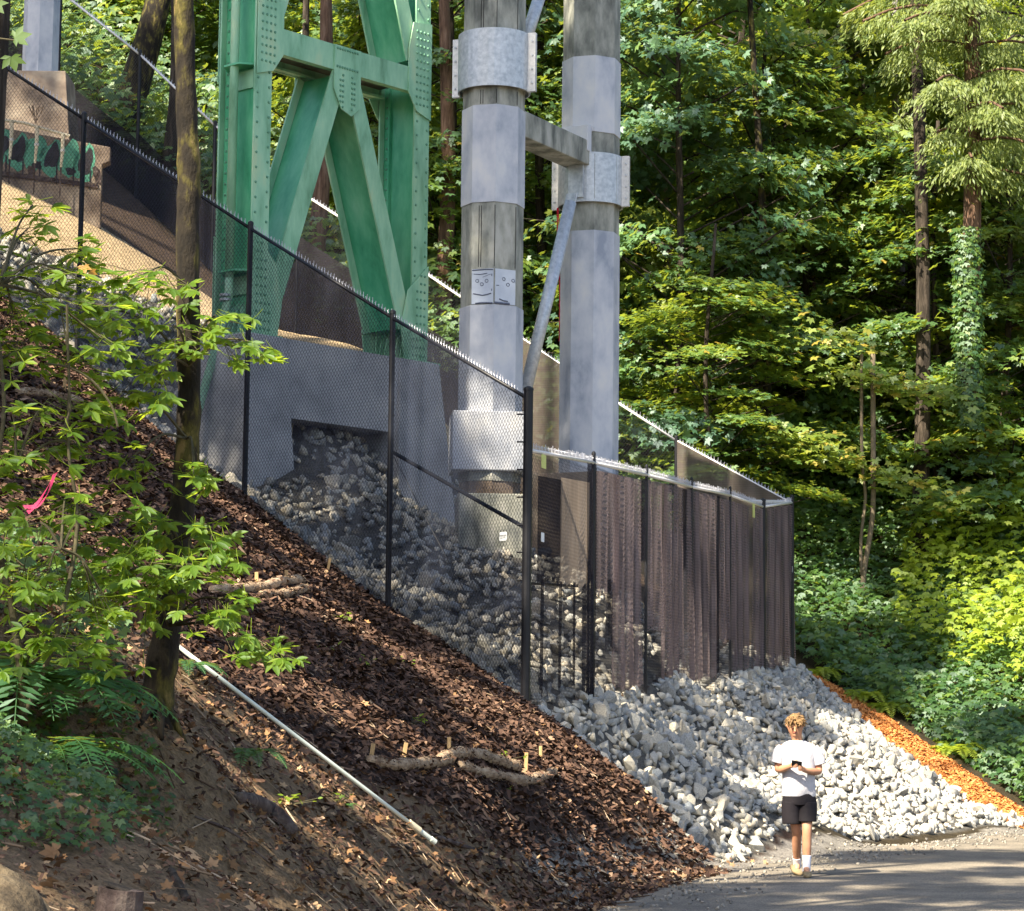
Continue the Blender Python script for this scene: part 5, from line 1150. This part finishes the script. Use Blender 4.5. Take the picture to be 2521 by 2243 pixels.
# maple leaves hanging into the top left corner
mb_ = thing('maple_twig', at(-40, 80, 8.0), 'close maple leaves hanging into the top left corner', 'branch')
for px, py, s, yd, nr in ((62, 92, .075, (.8, 0, .25), (0, -1, .3)), (52, 140, .075, (.35, 0, -1), (.2, -1, .3)), (4, 110, .07, (-.5, 0, -.8), (0, -1, .4)), (2, 170, .06, (-.2, 0, -1), (0, -1, .2)), (8, 8, .07, (.3, 0, -.3), (0, -1, .3))):
    v, f, a = scatter(MAPLE, np.array([at(px - 25, py, 8.0)]), basis(np.array([nr], float), np.array([yd], float)), [s * .8], [.15]); npmesh('leaf', v, f, M_leafF, mb_, var=a)
MB().tube([at(-60, 60, 8), at(0, 95, 8), at(40, 100, 8)], .003, 5).obj('twig', M_twig, mb_)

# ---------------- white pipe lying down the slope
q0, q1 = dp(432, 1612), dp(1010, 2055)
P = [q0 + (q1 - q0) * u for u in np.linspace(0, 1, 12)]; P = [np.array([p[0], p[1], max(p[2], G(p[0], p[1]) + .03)]) for p in P]; P = [P[0] + (P[-1] - P[0]) * u + ZU * .04 for u in np.linspace(0, 1, 6)]
wp = thing('white_pipe', P[0], 'long thin white plastic pipe lying down the slope from behind the mossy tree', 'pipe')
MB().tube(P, .016, 12).obj('pipe', M_pipe, wp, smooth=True)
e1 = P[-1]; dd = unit(P[-1] - P[0])
MB().tube([e1 - dd * .02, e1 + dd * .10], .026, 12).obj('coupling', M_tanpipe, wp)
MB().tube([e1 + dd * .10, e1 + dd * .22], .020, 12).obj('pipe_end', M_pipe, wp)
MB().tube([e1 + dd * .22, e1 + dd * .27], .024, 12).obj('pipe_collar', M_pipe, wp)

# ---------------- straw wattles with stakes
def wattle(pxs, rad, label, name='straw_wattle'):
    P = []
    for px, py in pxs:
        p = dp(px, py + 6); P.append(p + ZU * rad * .7)
    P = smoothpath(P, 6); n = len(P); rad *= .82; R_ = [rad * (.92 + .12 * math.sin(i * .9) + .05 * math.sin(i * 2.3)) * (1 if 1 < i < n - 2 else .7) for i in range(n)]
    t_ = thing(name, P[n // 2], label, 'straw wattle', 'straw wattles staked across the mulch slope')
    MB().tube(P, R_, 16, jit=.09).obj('straw_roll', M_straw, t_, smooth=True)
    A = []; B = []
    for _ in range(1500):
        i = random.randrange(1, n - 1); tg = unit(P[i + 1] - P[i - 1]); a_ = random.uniform(0, 6.28); x = unit(np.cross(tg, ZU)); y = np.cross(x, tg); d = math.cos(a_) * x + math.sin(a_) * y
        c_ = P[i] + (P[i + 1] - P[i]) * random.random() + d * R_[i] * .98; w_ = tg * random.uniform(-1, 1) + np.cross(tg, d) * random.uniform(-1, 1) + d * random.uniform(0, .45); L_ = random.uniform(.02, .055)
        A.append(c_ - w_ * L_ * .5); B.append(c_ + w_ * L_ * .5)
    v, f = prisms(A, B, .0022, 3); stuff(npmesh('straw_fibres', v, f, M_straw, t_))
    m_ = 260; ii = np.array([random.randrange(1, n - 1) for _ in range(m_)]); pos = np.array([P[i] + np.array([random.gauss(0, .03), random.gauss(0, .03) + .02, R_[i] * random.uniform(-.2, 1.0)]) for i in ii])
    v, f, a = scatter(CHIP, pos, basis(np.random.default_rng(n).normal(0, .5, (m_, 3)) + [0, 0, 1]), np.random.default_rng(n).uniform(.03, .07, m_), np.random.default_rng(n).random(m_) * .6); stuff(npmesh('mulch_on_top', v, f, M_chip, t_, var=a))
    return P
wattle([(905, 1880), (960, 1892), (1020, 1890), (1070, 1885), (1110, 1880)], .062, 'left straw wattle of the large pair, half buried in mulch')
wattle([(1070, 1892), (1110, 1868), (1150, 1862), (1200, 1875), (1240, 1888), (1275, 1895)], .068, 'middle straw wattle that humps over the lower one beside the stakes')
wattle([(1130, 1890), (1170, 1905), (1230, 1920), (1290, 1928), (1330, 1920), (1365, 1905)], .062, 'lower right straw wattle curving up at its right end')
wattle([(520, 1462), (580, 1458), (640, 1452), (700, 1440), (745, 1432)], .065, 'upper straw wattle on the mulch right of the mossy tree')
wattle([(640, 1468), (680, 1468), (720, 1462), (755, 1452)], .055, 'short straw wattle lying just below the upper one')
wattle([(40, 968), (100, 975), (150, 985), (200, 992)], .06, 'dark wattle seen through leaves at the far left')
def stake(px, py0, py1, label, tilt=0, w_=.028):
    b0 = dp(px, py1 + 3); Y = b0[1]; b0 = at(px, py1, Y); t0 = at(px + tilt, py0, Y)
    ax = unit(t0 - b0); x = unit(np.cross(ax, [0, 1, 0])); y = np.cross(ax, x); L = np.linalg.norm(t0 - b0)
    o = MB().box((t0 + b0 - ZU * .05) / 2, x, y, ax, w_ * .62, w_ * .5, L / 2 + .03).obj('wooden_stake', M_stake, None, bevel=.003); tag(o, label, 'stake'); o['group'] = 'stakes holding the wattles'
for px, y0, y1, tl, lb in ((912, 1832, 1872, 6, 'leftmost wooden stake behind the large straw wattles'), (993, 1830, 1866, 6, 'wooden stake second from the left behind the large straw wattles'), (1105, 1816, 1856, 1, 'tallest wooden stake above the hump of the middle wattle'),
                       (1206, 1846, 1880, -2, 'wooden stake behind the right end of the middle wattle'), (1294, 1854, 1900, 2, 'pale wooden stake in front of the lower right wattle'), (1331, 1838, 1866, 0, 'small shaded wooden stake farthest right by the wattles'),
                       (806, 1375, 1405, 6, 'wooden stake on the upper mulch just below the fence'), (632, 1410, 1440, 0, 'wooden stake above the upper straw wattle'), (705, 1405, 1428, 0, 'short thin stake above the right end of the upper wattle'), (158, 930, 965, 2, 'stake among the leaves at the far left')):
    stake(px, y0, y1, lb, tl)

# ---------------- ferns, ivy, weeds
for i, (px, py, L, n, az, lb, wd) in enumerate([
        (330, 1770, .55, 8, (2.0, 4.4), 'fern with arching fronds on the left of the mossy trunk', .17), (452, 1650, .36, 5, (-1.5, .6), 'small fern growing at the right side of the mossy trunk', .17),
        (610, 1870, .42, 5, (3.6, 5.9), 'blue green fern on the soil below the white pipe', .18), (60, 1740, .95, 11, (-1.9, .3), 'large dark fern at the left edge below the shrub', .2), (110, 1890, .75, 8, (-1.6, .5), 'fern half hidden in the ivy at lower left', .16),
        (848, 1990, .16, 6, (0, 6), 'tiny fern seedling beside the middle of the white pipe', .2)]):
    q = dp(px, py); fern(q, L, n, 60 + i, lb, wd=wd, az=az, rise=.45)
ivp = [dp(x, y) for x, y in ((-150, 1640), (150, 1600), (300, 1660), (330, 1780), (400, 1900), (430, 2000), (330, 2080), (200, 2110), (60, 2100), (-150, 2080))]
IVP = [tuple(p[:2]) for p in ivp]
cover('ground_ivy', IVP, 900, M_leafI, (.020, .048), 'dark ivy leaves covering the ground at lower left', 'ivy', r, T=MAPLE, hh=.12, meanv=.42, lump=.03, nrm=(.15, -.5, 1), ex=lambda P: rr.random(len(P)) < .85)
iv2 = [tuple(dp(x, y)[:2]) for x, y in ((-150, 1250), (200, 1400), (330, 1560), (300, 1680), (-150, 1660))]
cover('hillside_weeds', iv2, 240, M_leafI, (.03, .07), 'scattered green weeds and ivy under the shrub at the left', 'weeds', r, T=MAPLE, hh=.3, meanv=.5, lump=.05, nrm=(.15, -.5, 1), ex=lambda P: rr.random(len(P)) < .5)
for i, (px, py, n, s, lb) in enumerate([(800, 1610, 6, .05, 'small weed seedling on the upper mulch'), (835, 1535, 8, .05, 'light green seedling on the mulch under the fence'), (1012, 1788, 9, .06, 'bright green seedling on the mulch above the wattles'), (1250, 1872, 6, .04, 'little green plant behind the middle wattle'),
                                     (700, 1985, 14, .05, 'patch of yellowish weeds on the lower side of the white pipe'), (830, 1985, 10, .04, 'weed tuft above the white pipe'), (1000, 1640, 6, .045, 'dark little seedling below the fence on the mulch'), (1245, 1955, 6, .04, 'tiny plant under the lower right wattle'),
                                     (660, 2000, 12, .045, 'green weeds beside the rotten log'), (885, 1635, 5, .05, 'blue green leaf cluster on the upper mulch')]):
    q = dp(px, py); t_ = thing('seedling', q, lb, 'plant'); pos = q + r.normal(0, .06, (n, 3)) * [1.6, 1, .3] + [0, 0, .05]
    v, f, a = scatter(MAPLE if i % 2 else OVAL, pos, basis(np.array([0, -.4, 1]) + r.normal(0, .35, (n, 3))), r.uniform(s * .6, s * 1.2, n), r.uniform(.4, 1, n)); npmesh('leaves', v, f, M_leafF, t_, var=a)
    v, f = prisms(np.repeat(q[None], n, 0), pos, .0025, 3); stuff(npmesh('stems', v, f, M_twig, t_))

# ---------------- log, stump, mound, branches
def lg(pxs, rads, name, mat, label, cat, jit=.12, lift=.5, seg=10):
    P = [dp(x, y) for x, y in pxs]; P = [p + ZU * r_ * lift for p, r_ in zip(P, rads)]; n = len(P); Q = smoothpath(P, 5); R_ = np.interp(np.linspace(0, 1, len(Q)), np.linspace(0, 1, n), rads)
    o = MB().tube(Q, list(R_), seg, jit=jit).obj(name, mat, None, smooth=True); return tag(o, label, cat)
lg([(585, 1975), (640, 2000), (690, 2035), (722, 2065)], [.035, .06, .06, .05], 'rotten_log', M_log, 'short dark rotten log on the soil below the white pipe', 'log')
lg([(985, 2085), (1040, 2108), (1090, 2130), (1130, 2155)], [.014, .018, .016, .008], 'fallen_branch', M_bark2, 'grey crooked branch lying past the lower end of the white pipe', 'branch')
lg([(1060, 2060), (1130, 2090), (1200, 2105)], [.02, .02, .012], 'fallen_branch', M_log, 'dark straight branch above the grey crooked one', 'branch')
lg([(1225, 2112), (1232, 2140), (1205, 2160), (1165, 2172)], [.010, .012, .010, .006], 'curved_stick', M_bark2, 'curved stick bending like a hook on the lower soil', 'stick')
lg([(1210, 2110), (1260, 2130), (1300, 2160)], [.02, .014, .01], 'fallen_branch', M_stake, 'pale broken branch to the right of the hooked stick', 'branch')
lg([(1345, 2160), (1400, 2168), (1440, 2176)], [.012, .014, .010], 'fallen_branch', M_bark2, 'grey stick near the edge of the road', 'stick')
lg([(420, 2155), (440, 2190), (462, 2230)], [.022, .022, .018], 'cut_branch', M_bark2, 'thick cut branch pointing down at the bottom left', 'branch')
lg([(480, 2030), (560, 2060), (640, 2120), (700, 2160)], [.007, .009, .008, .005], 'long_stick', M_log, 'long thin dark stick across the lower soil', 'stick')
for px0, py0, px1, py1, w_, lb in ((318, 1440, 352, 1530, .032, 'snapped pinkish sapling stump behind the mossy trunk'),):
    q = dp(330, 1545); a_ = at(328, 1540, q[1]); b_ = at(350, 1450, q[1]); o = MB().tube([a_ - ZU * .05, (a_ + b_) / 2, b_], [.05, .045, .04], 9, jit=.12).obj('sapling_stump', M_barkred, None, smooth=True); tag(o, lb, 'stump')
sq = at(290, 2243, 9.6); st_ = thing('tree_stump', sq, 'dark sawn stump at the bottom left edge of the photo', 'stump')
MB().tube([sq - ZU * .25, sq + ZU * .0, sq + np.array([.01, 0, .085])], [.11, .092, .085], 14, jit=.06).obj('stump_wood', M_log, st_)
MB().tube([sq + np.array([.01, 0, .086]), sq + np.array([.012, 0, .092])], [.078, .074], 14, jit=.03).obj('cut_face', M_bark2, st_)
# rounded soil bank at the lower left corner
c = at(-80, 2490, 8.6); U = np.linspace(0, 2 * math.pi, 49)[:-1]; W_ = np.linspace(.02, math.pi * .62, 22); V = []
for w_ in W_:
    for u in U:
        k = 1 + .05 * math.sin(3 * u + 5 * w_) + .03 * math.sin(9 * u) * math.sin(7 * w_) + RNG.normal(0, .008)
        V.append(c + np.array([math.cos(u) * math.sin(w_) * .40, math.sin(u) * math.sin(w_) * .6, math.cos(w_) * .48]) * k)
V.append(c + [0, 0, .48]); F = [(i * 48 + k, (i + 1) * 48 + k, (i + 1) * 48 + (k + 1) % 48, i * 48 + (k + 1) % 48) for i in range(21) for k in range(48)] + [(48 * 22, k, (k + 1) % 48) for k in range(48)]
M_mound = simple('pale_soil', [(.035, .026, .016), (.08, .06, .037), (.125, .098, .062)], 11, .95, bmp=.9, bdist=.02)
struct(npmesh('soil_bank', V, F, M_mound, smooth=True))
# ------------------------------------------------------------------ person
PF = at0(1968, 2158); PY = PF[1]
M_skin = simple('skin', [(.36, .17, .095), (.45, .225, .13), (.50, .26, .155)], 6, .5, bmp=0, spec=.4); M_hair = simple('light_brown_hair', [(.06, .032, .013), (.22, .13, .055), (.38, .25, .11)], 28, .6, bmp=.8, bdist=.01, sx=(1, 1, .4))
M_shirt = simple('white_cotton', [(.42, .41, .44), (.54, .53, .56)], 2.2, .9, bmp=.9, bdist=.03, sx=(1, 1, .6)); M_shorts = simple('black_cotton', [(.004, .0035, .005), (.012, .009, .013)], 3, .85, bmp=.5, bdist=.015)
M_sock = simple('white_sock', [(.72, .70, .75), (.8, .78, .82)], 40, .95, bmp=.3); M_shoe = simple('tan_suede', [(.22, .16, .085), (.30, .23, .13)], 8, .9, bmp=.3); M_phone = simple('black_phone', [(.01, .01, .012), (.02, .02, .02)], 5, .15, bmp=0)
pr = thing('person', PF, 'young man in white tee shirt and black shorts walking while looking at a phone', 'person')
def L(x, y, z): return (x, y, z)     # local: x right in the photo, y away from the camera, z up
J = dict(pelvis=L(0, 0, .90), waist=L(0, 0, 1.05), chest=L(-.01, .0, 1.24), neck0=L(-.02, .0, 1.42), neck1=L(-.03, -.015, 1.485), head0=L(-.045, -.045, 1.555), head1=L(-.05, -.045, 1.625), head2=L(-.05, -.02, 1.685),
         shL=L(-.19, .01, 1.375), elL=L(-.235, -.02, 1.13), wrL=L(-.125, -.20, 1.175), paL=L(-.095, -.245, 1.190), shR=L(.16, .01, 1.36), elR=L(.215, -.03, 1.115), wrR=L(.04, -.20, 1.135), paR=L(.00, -.235, 1.155),
         hiL=L(-.085, 0, .86), knL=L(-.030, .0, .50), anL=L(.005, .24, .13), hiR=L(.085, 0, .86), knR=L(.065, -.14, .52), anR=L(.060, -.14, .10), ftL=L(-.01, .16, .05), ftR=L(.055, -.24, .045), midL=L(-.015, .12, .31), midR=L(.066, -.125, .32),
         uaL=L(-.215, .0, 1.26), uaR=L(.19, -.01, 1.25), faL=L(-.18, -.11, 1.15), faR=L(.13, -.115, 1.12), thL=L(-.07, -.01, .68), thR=L(.08, -.05, .68))
RD = dict(pelvis=(.135, .10), waist=(.12, .09), chest=(.15, .10), neck0=(.062, .062), neck1=(.054, .056), head0=(.076, .084), head1=(.090, .102), head2=(.082, .092), shL=.062, uaL=.052, elL=.042, faL=.043, wrL=.028, paL=(.030, .022), shR=.062, uaR=.052, elR=.042, faR=.043, wrR=.028, paR=(.030, .022),
          hiL=.085, thL=.076, knL=.056, midL=.054, anL=.036, ftL=.034, hiR=.085, thR=.076, knR=.056, midR=.054, anR=.036, ftR=.034)
E = [('pelvis', 'waist'), ('waist', 'chest'), ('chest', 'neck0'), ('neck0', 'neck1'), ('neck1', 'head0'), ('head0', 'head1'), ('head1', 'head2'), ('chest', 'shL'), ('shL', 'uaL'), ('uaL', 'elL'), ('elL', 'faL'), ('faL', 'wrL'), ('wrL', 'paL'),
     ('chest', 'shR'), ('shR', 'uaR'), ('uaR', 'elR'), ('elR', 'faR'), ('faR', 'wrR'), ('wrR', 'paR'), ('pelvis', 'hiL'), ('hiL', 'thL'), ('thL', 'knL'), ('knL', 'midL'), ('midL', 'anL'), ('anL', 'ftL'), ('pelvis', 'hiR'), ('hiR', 'thR'), ('thR', 'knR'), ('knR', 'midR'), ('midR', 'anR'), ('anR', 'ftR')]
fing = {}
def fingers(side_, palm, sgn):
    out = []
    for k in range(4):
        z = .022 - .015 * k; x = palm[0]; y = palm[1]; n = [f'{side_}f{k}{j}' for j in range(4)]
        ln = (.9, 1, .95, .8)[k]
        J[n[0]] = (x - sgn * .005, y - .010, palm[2] + z * .8); J[n[1]] = (x + sgn * .010, y - .030 * ln, palm[2] + z + .004); J[n[2]] = (x + sgn * .032 * ln, y - .040 * ln, palm[2] + z + .004); J[n[3]] = (x + sgn * .050 * ln, y - .032, palm[2] + z)
        for j in range(4): RD[n[j]] = (.0095, .009, .0085, .007)[j]
        out += [(n[0], n[1]), (n[1], n[2]), (n[2], n[3])]; E.append((f'pa{side_}', n[0]))
    n = [f'{side_}t{j}' for j in range(3)]
    J[n[0]] = (palm[0] + sgn * .012, palm[1] + .002, palm[2] + .025); J[n[1]] = (palm[0] + sgn * .030, palm[1] - .010, palm[2] + .045); J[n[2]] = (palm[0] + sgn * .048, palm[1] - .022, palm[2] + .050)
    for j in range(3): RD[n[j]] = (.012, .010, .008)[j]
    out += [(n[0], n[1]), (n[1], n[2])]; E.append((f'pa{side_}', n[0])); E.extend(out)
fingers('L', J['paL'], 1); fingers('R', J['paR'], -1)
keys = list(J); me = bpy.data.meshes.new('body'); me.from_pydata([J[k] for k in keys], [(keys.index(a_), keys.index(b_)) for a_, b_ in E], []); me.materials.append(M_skin)
bo_ = link(bpy.data.objects.new('body', me), pr)
bo_.modifiers.new('skin', 'SKIN'); 
for i, k in enumerate(keys):
    rd = RD[k]; me.skin_vertices[0].data[i].radius = (rd, rd) if np.isscalar(rd) else rd
    me.skin_vertices[0].data[i].use_root = (k == 'pelvis')
sb = bo_.modifiers.new('sub', 'SUBSURF'); sb.levels = sb.render_levels = 2
for mo in bo_.modifiers:
    if mo.type == 'SKIN': mo.use_smooth_shade = True
def lp(p): return np.array(p, float) + PF
def loft(rings, n=20, fold=.0, seed=0, cap=(False, False)):
    """rings: (centre, rx, ry, axis tilt) as ellipses; fold adds cloth waves"""
    rg_ = np.random.default_rng(seed); ph = rg_.uniform(0, 6, 4); V = []
    for i, (c_, rx, ry, ax) in enumerate(rings):
        ax = unit(ax); x = unit(np.array([1.0, 0, 0]) - ax * ax[0]) if abs(ax[0]) < .9 else unit(np.array([0, 0, 1.0]) - ax * ax[2]); y = np.cross(ax, x)
        for k in range(n):
            t = 2 * math.pi * k / n; w_ = 1 + fold * (math.sin(4 * t + ph[0] + .7 * i) + .6 * math.sin(7 * t + ph[1] - .9 * i))
            V.append(lp(c_) + x * rx * w_ * math.cos(t) + y * ry * w_ * math.sin(t))
    F = [(i * n + k, i * n + (k + 1) % n, (i + 1) * n + (k + 1) % n, (i + 1) * n + k) for i in range(len(rings) - 1) for k in range(n)]
    if cap[0]: F.append(tuple(range(n)))
    if cap[1]: F.append(tuple(range((len(rings) - 1) * n, len(rings) * n)))
    return V, F
def garment(name, lofts, mat, parent=pr, thick=.006, sub=1):
    b = MB()
    for v, f in lofts: b.add(v, f)
    o = b.obj(name, mat, parent, smooth=True); s = o.modifiers.new('s', 'SOLIDIFY'); s.thickness = thick; s.offset = 1
    u = o.modifiers.new('u', 'SUBSURF'); u.levels = u.render_levels = sub; return o
Z = np.array([0, 0, 1.0])
garment('tee_shirt', [loft([((-.005, .005, .845), .182, .120, Z), ((-.005, .0, .93), .178, .120, Z), ((-.005, -.005, 1.05), .172, .118, Z), ((-.01, -.01, 1.18), .185, .124, Z), ((-.015, -.005, 1.29), .205, .122, Z), ((-.018, .0, 1.37), .200, .105, Z), ((-.02, .005, 1.415), .150, .085, Z), ((-.022, .002, 1.44), .090, .070, Z), ((-.024, -.004, 1.447), .070, .062, Z)], 24, .035, 1),
                      loft([((-.150, .008, 1.375), .070, .080, (-.5, 0, -1)), ((-.195, .006, 1.34), .080, .084, (-.4, 0, -1)), ((-.222, .0, 1.27), .072, .076, (-.25, 0, -1)), ((-.240, -.005, 1.20), .070, .074, (-.2, 0, -1))], 16, .02, 2),
                      loft([((.12, .008, 1.365), .070, .080, (.5, 0, -1)), ((.165, .006, 1.33), .080, .084, (.4, 0, -1)), ((.197, -.002, 1.26), .072, .076, (.3, 0, -1)), ((.220, -.01, 1.19), .070, .074, (.25, 0, -1))], 16, .02, 3)], M_shirt)
garment('shorts', [loft([((0, .0, .90), .160, .108, Z), ((0, 0, .86), .172, .116, Z), ((0, 0, .80), .182, .125, Z), ((0, 0, .76), .184, .125, Z)], 24, .012, 4),
                   loft([((-.088, 0, .80), .098, .118, Z), ((-.090, -.005, .72), .100, .112, Z), ((-.086, -.012, .63), .100, .108, Z), ((-.080, -.015, .555), .102, .108, Z)], 18, .02, 5),
                   loft([((.088, 0, .80), .098, .118, Z), ((.086, -.03, .72), .098, .112, Z), ((.082, -.06, .65), .096, .108, Z), ((.078, -.085, .585), .097, .108, Z)], 18, .02, 6)], M_shorts)
for an_, kn_, z1 in (('anL', 'midL', .20), ('anR', 'midR', .235)):
    a_, k_ = np.array(J[an_]), np.array(J[kn_]); ax = unit(k_ - a_); u1 = (z1 - a_[2]) / (k_[2] - a_[2])
    garment('sock', [loft([(a_ - ax * .05, .042, .046, ax), (a_, .041, .042, ax), (a_ + (k_ - a_) * u1 * .5, .044, .044, ax), (a_ + (k_ - a_) * u1, .049, .049, ax)], 14, .01, 7)], M_sock, thick=.003)
def shoe(c_, yaw, heel):
    """rounded clog with sole"""
    b = MB(); n = 16; rings = []
    prof = [(-.115, .026, .052), (-.10, .036, .075), (-.05, .041, .085), (.0, .046, .078), (.06, .052, .066), (.11, .049, .055), (.145, .034, .040), (.158, .014, .028)]
    for (t, w_, h) in prof:
        ring = []
        for k in range(n):
            a_ = 2 * math.pi * k / n; x = w_ * math.cos(a_); z = max(0, .5 + .5 * math.sin(a_)) ** .8 * h; y = -t
            zz = z + heel * max(0, -t) / .115
            ring.append(lp((c_[0] + x * math.cos(yaw) - y * math.sin(yaw), c_[1] + x * math.sin(yaw) + y * math.cos(yaw), zz + .004)))
        rings.append(ring)
    b.frustum(rings); o = b.obj('shoe', M_shoe, pr, smooth=True); u = o.modifiers.new('u', 'SUBSURF'); u.levels = u.render_levels = 1
shoe((-.018, .195, 0), .22, .05); shoe((.058, -.175, 0), -.05, 0)
# face: nose, eyes, brows, mouth, ears, set on the head which tips down to the phone
hc = np.array([-.05, -.045, 1.605]); fwd = unit([-.10, -.90, -.38]); upv = unit(np.cross(np.cross(fwd, Z), fwd)); rt = np.cross(fwd, upv)
def hp(x, y, z): return lp(hc + rt * x + upv * y + fwd * z)
M_lip = simple('lip', [(.26, .08, .06), (.33, .12, .09)], 9, bmp=0); M_brow = simple('brow', [(.10, .055, .03), (.14, .08, .04)], 30, bmp=0); M_eye = simple('shaded_eyelid', [(.10, .05, .035), (.16, .08, .055)], 20, bmp=0)
hd = MB().frustum([[hp(x * 1.0, y, z) for x, y in ((-.011, .018), (.011, .018), (.017, -.020), (-.017, -.020))] for z in (.070,)] + [[hp(x, y, z) for x, y, z in ((-.005, .018, .094), (.005, .018, .094), (.009, -.017, .116), (-.009, -.017, .116))]]).obj('nose', M_skin, pr, bevel=.004)
for sgn in (-1, 1):
    MB().tube([hp(sgn * .014, .016, .090), hp(sgn * .028, .019, .087), hp(sgn * .044, .014, .076)], [.004, .0065, .004], 6).obj('eye', M_eye, pr)
    MB().tube([hp(sgn * .012, .034, .094), hp(sgn * .030, .040, .088), hp(sgn * .048, .033, .074)], [.003, .005, .003], 6).obj('eyebrow', M_brow, pr)
    MB().tube([hp(sgn * .078, .020, .0), hp(sgn * .088, .005, -.004), hp(sgn * .080, -.020, .002)], [.010, .014, .008], 8).obj('ear', M_skin, pr, smooth=True)
MB().tube([hp(-.022, -.040, .082), hp(0, -.041, .092), hp(.022, -.040, .082)], [.003, .007, .003], 6).obj('mouth', M_lip, pr)
MB().tube([hp(-.02, -.070, .045), hp(0, -.074, .062), hp(.02, -.070, .045)], [.026, .032, .026], 10).obj('chin', M_skin, pr, smooth=True)
# tousled hair: a cap of overlapping locks
r = np.random.default_rng(8); b = MB()
for i in range(330):
    a_ = r.uniform(0, 2 * math.pi); el = r.uniform(.02, 1.45); d = np.array([math.cos(a_) * math.cos(el), math.sin(el), math.sin(a_) * math.cos(el)])
    if d[2] > .35 and d[1] < .38: continue
    if d[2] > 0 and d[1] < .12: continue
    p0 = hp(d[0] * .088, d[1] * .108 + .010, d[2] * .098 - .010); tdir = rt * (r.normal(0, .5) - .3) + upv * (-.5 + r.normal(0, .3)) + fwd * (d[2] * .8 + r.normal(0, .3)); out = rt * d[0] + upv * d[1] + fwd * d[2]
    p1 = p0 + out * .012 + tdir * .018; p2 = p0 + out * .006 + tdir * .045
    b.tube([p0, p1, p2], [.012, .010, .002], 5)
stuff(b.obj('hair', M_hair, pr, smooth=True))
# dark phone held in both hands
ph = thing('phone', lp((-.075, -.29, 1.215)), 'small black phone held in both hands of the walking man', 'phone')
MB().box(lp((-.060, -.285, 1.205)), (.90, .1, -.15), unit([0, -.6, .8]), unit([.1, .8, .6]), .062, .036, .005).obj('phone_case', M_phone, ph, bevel=.003)
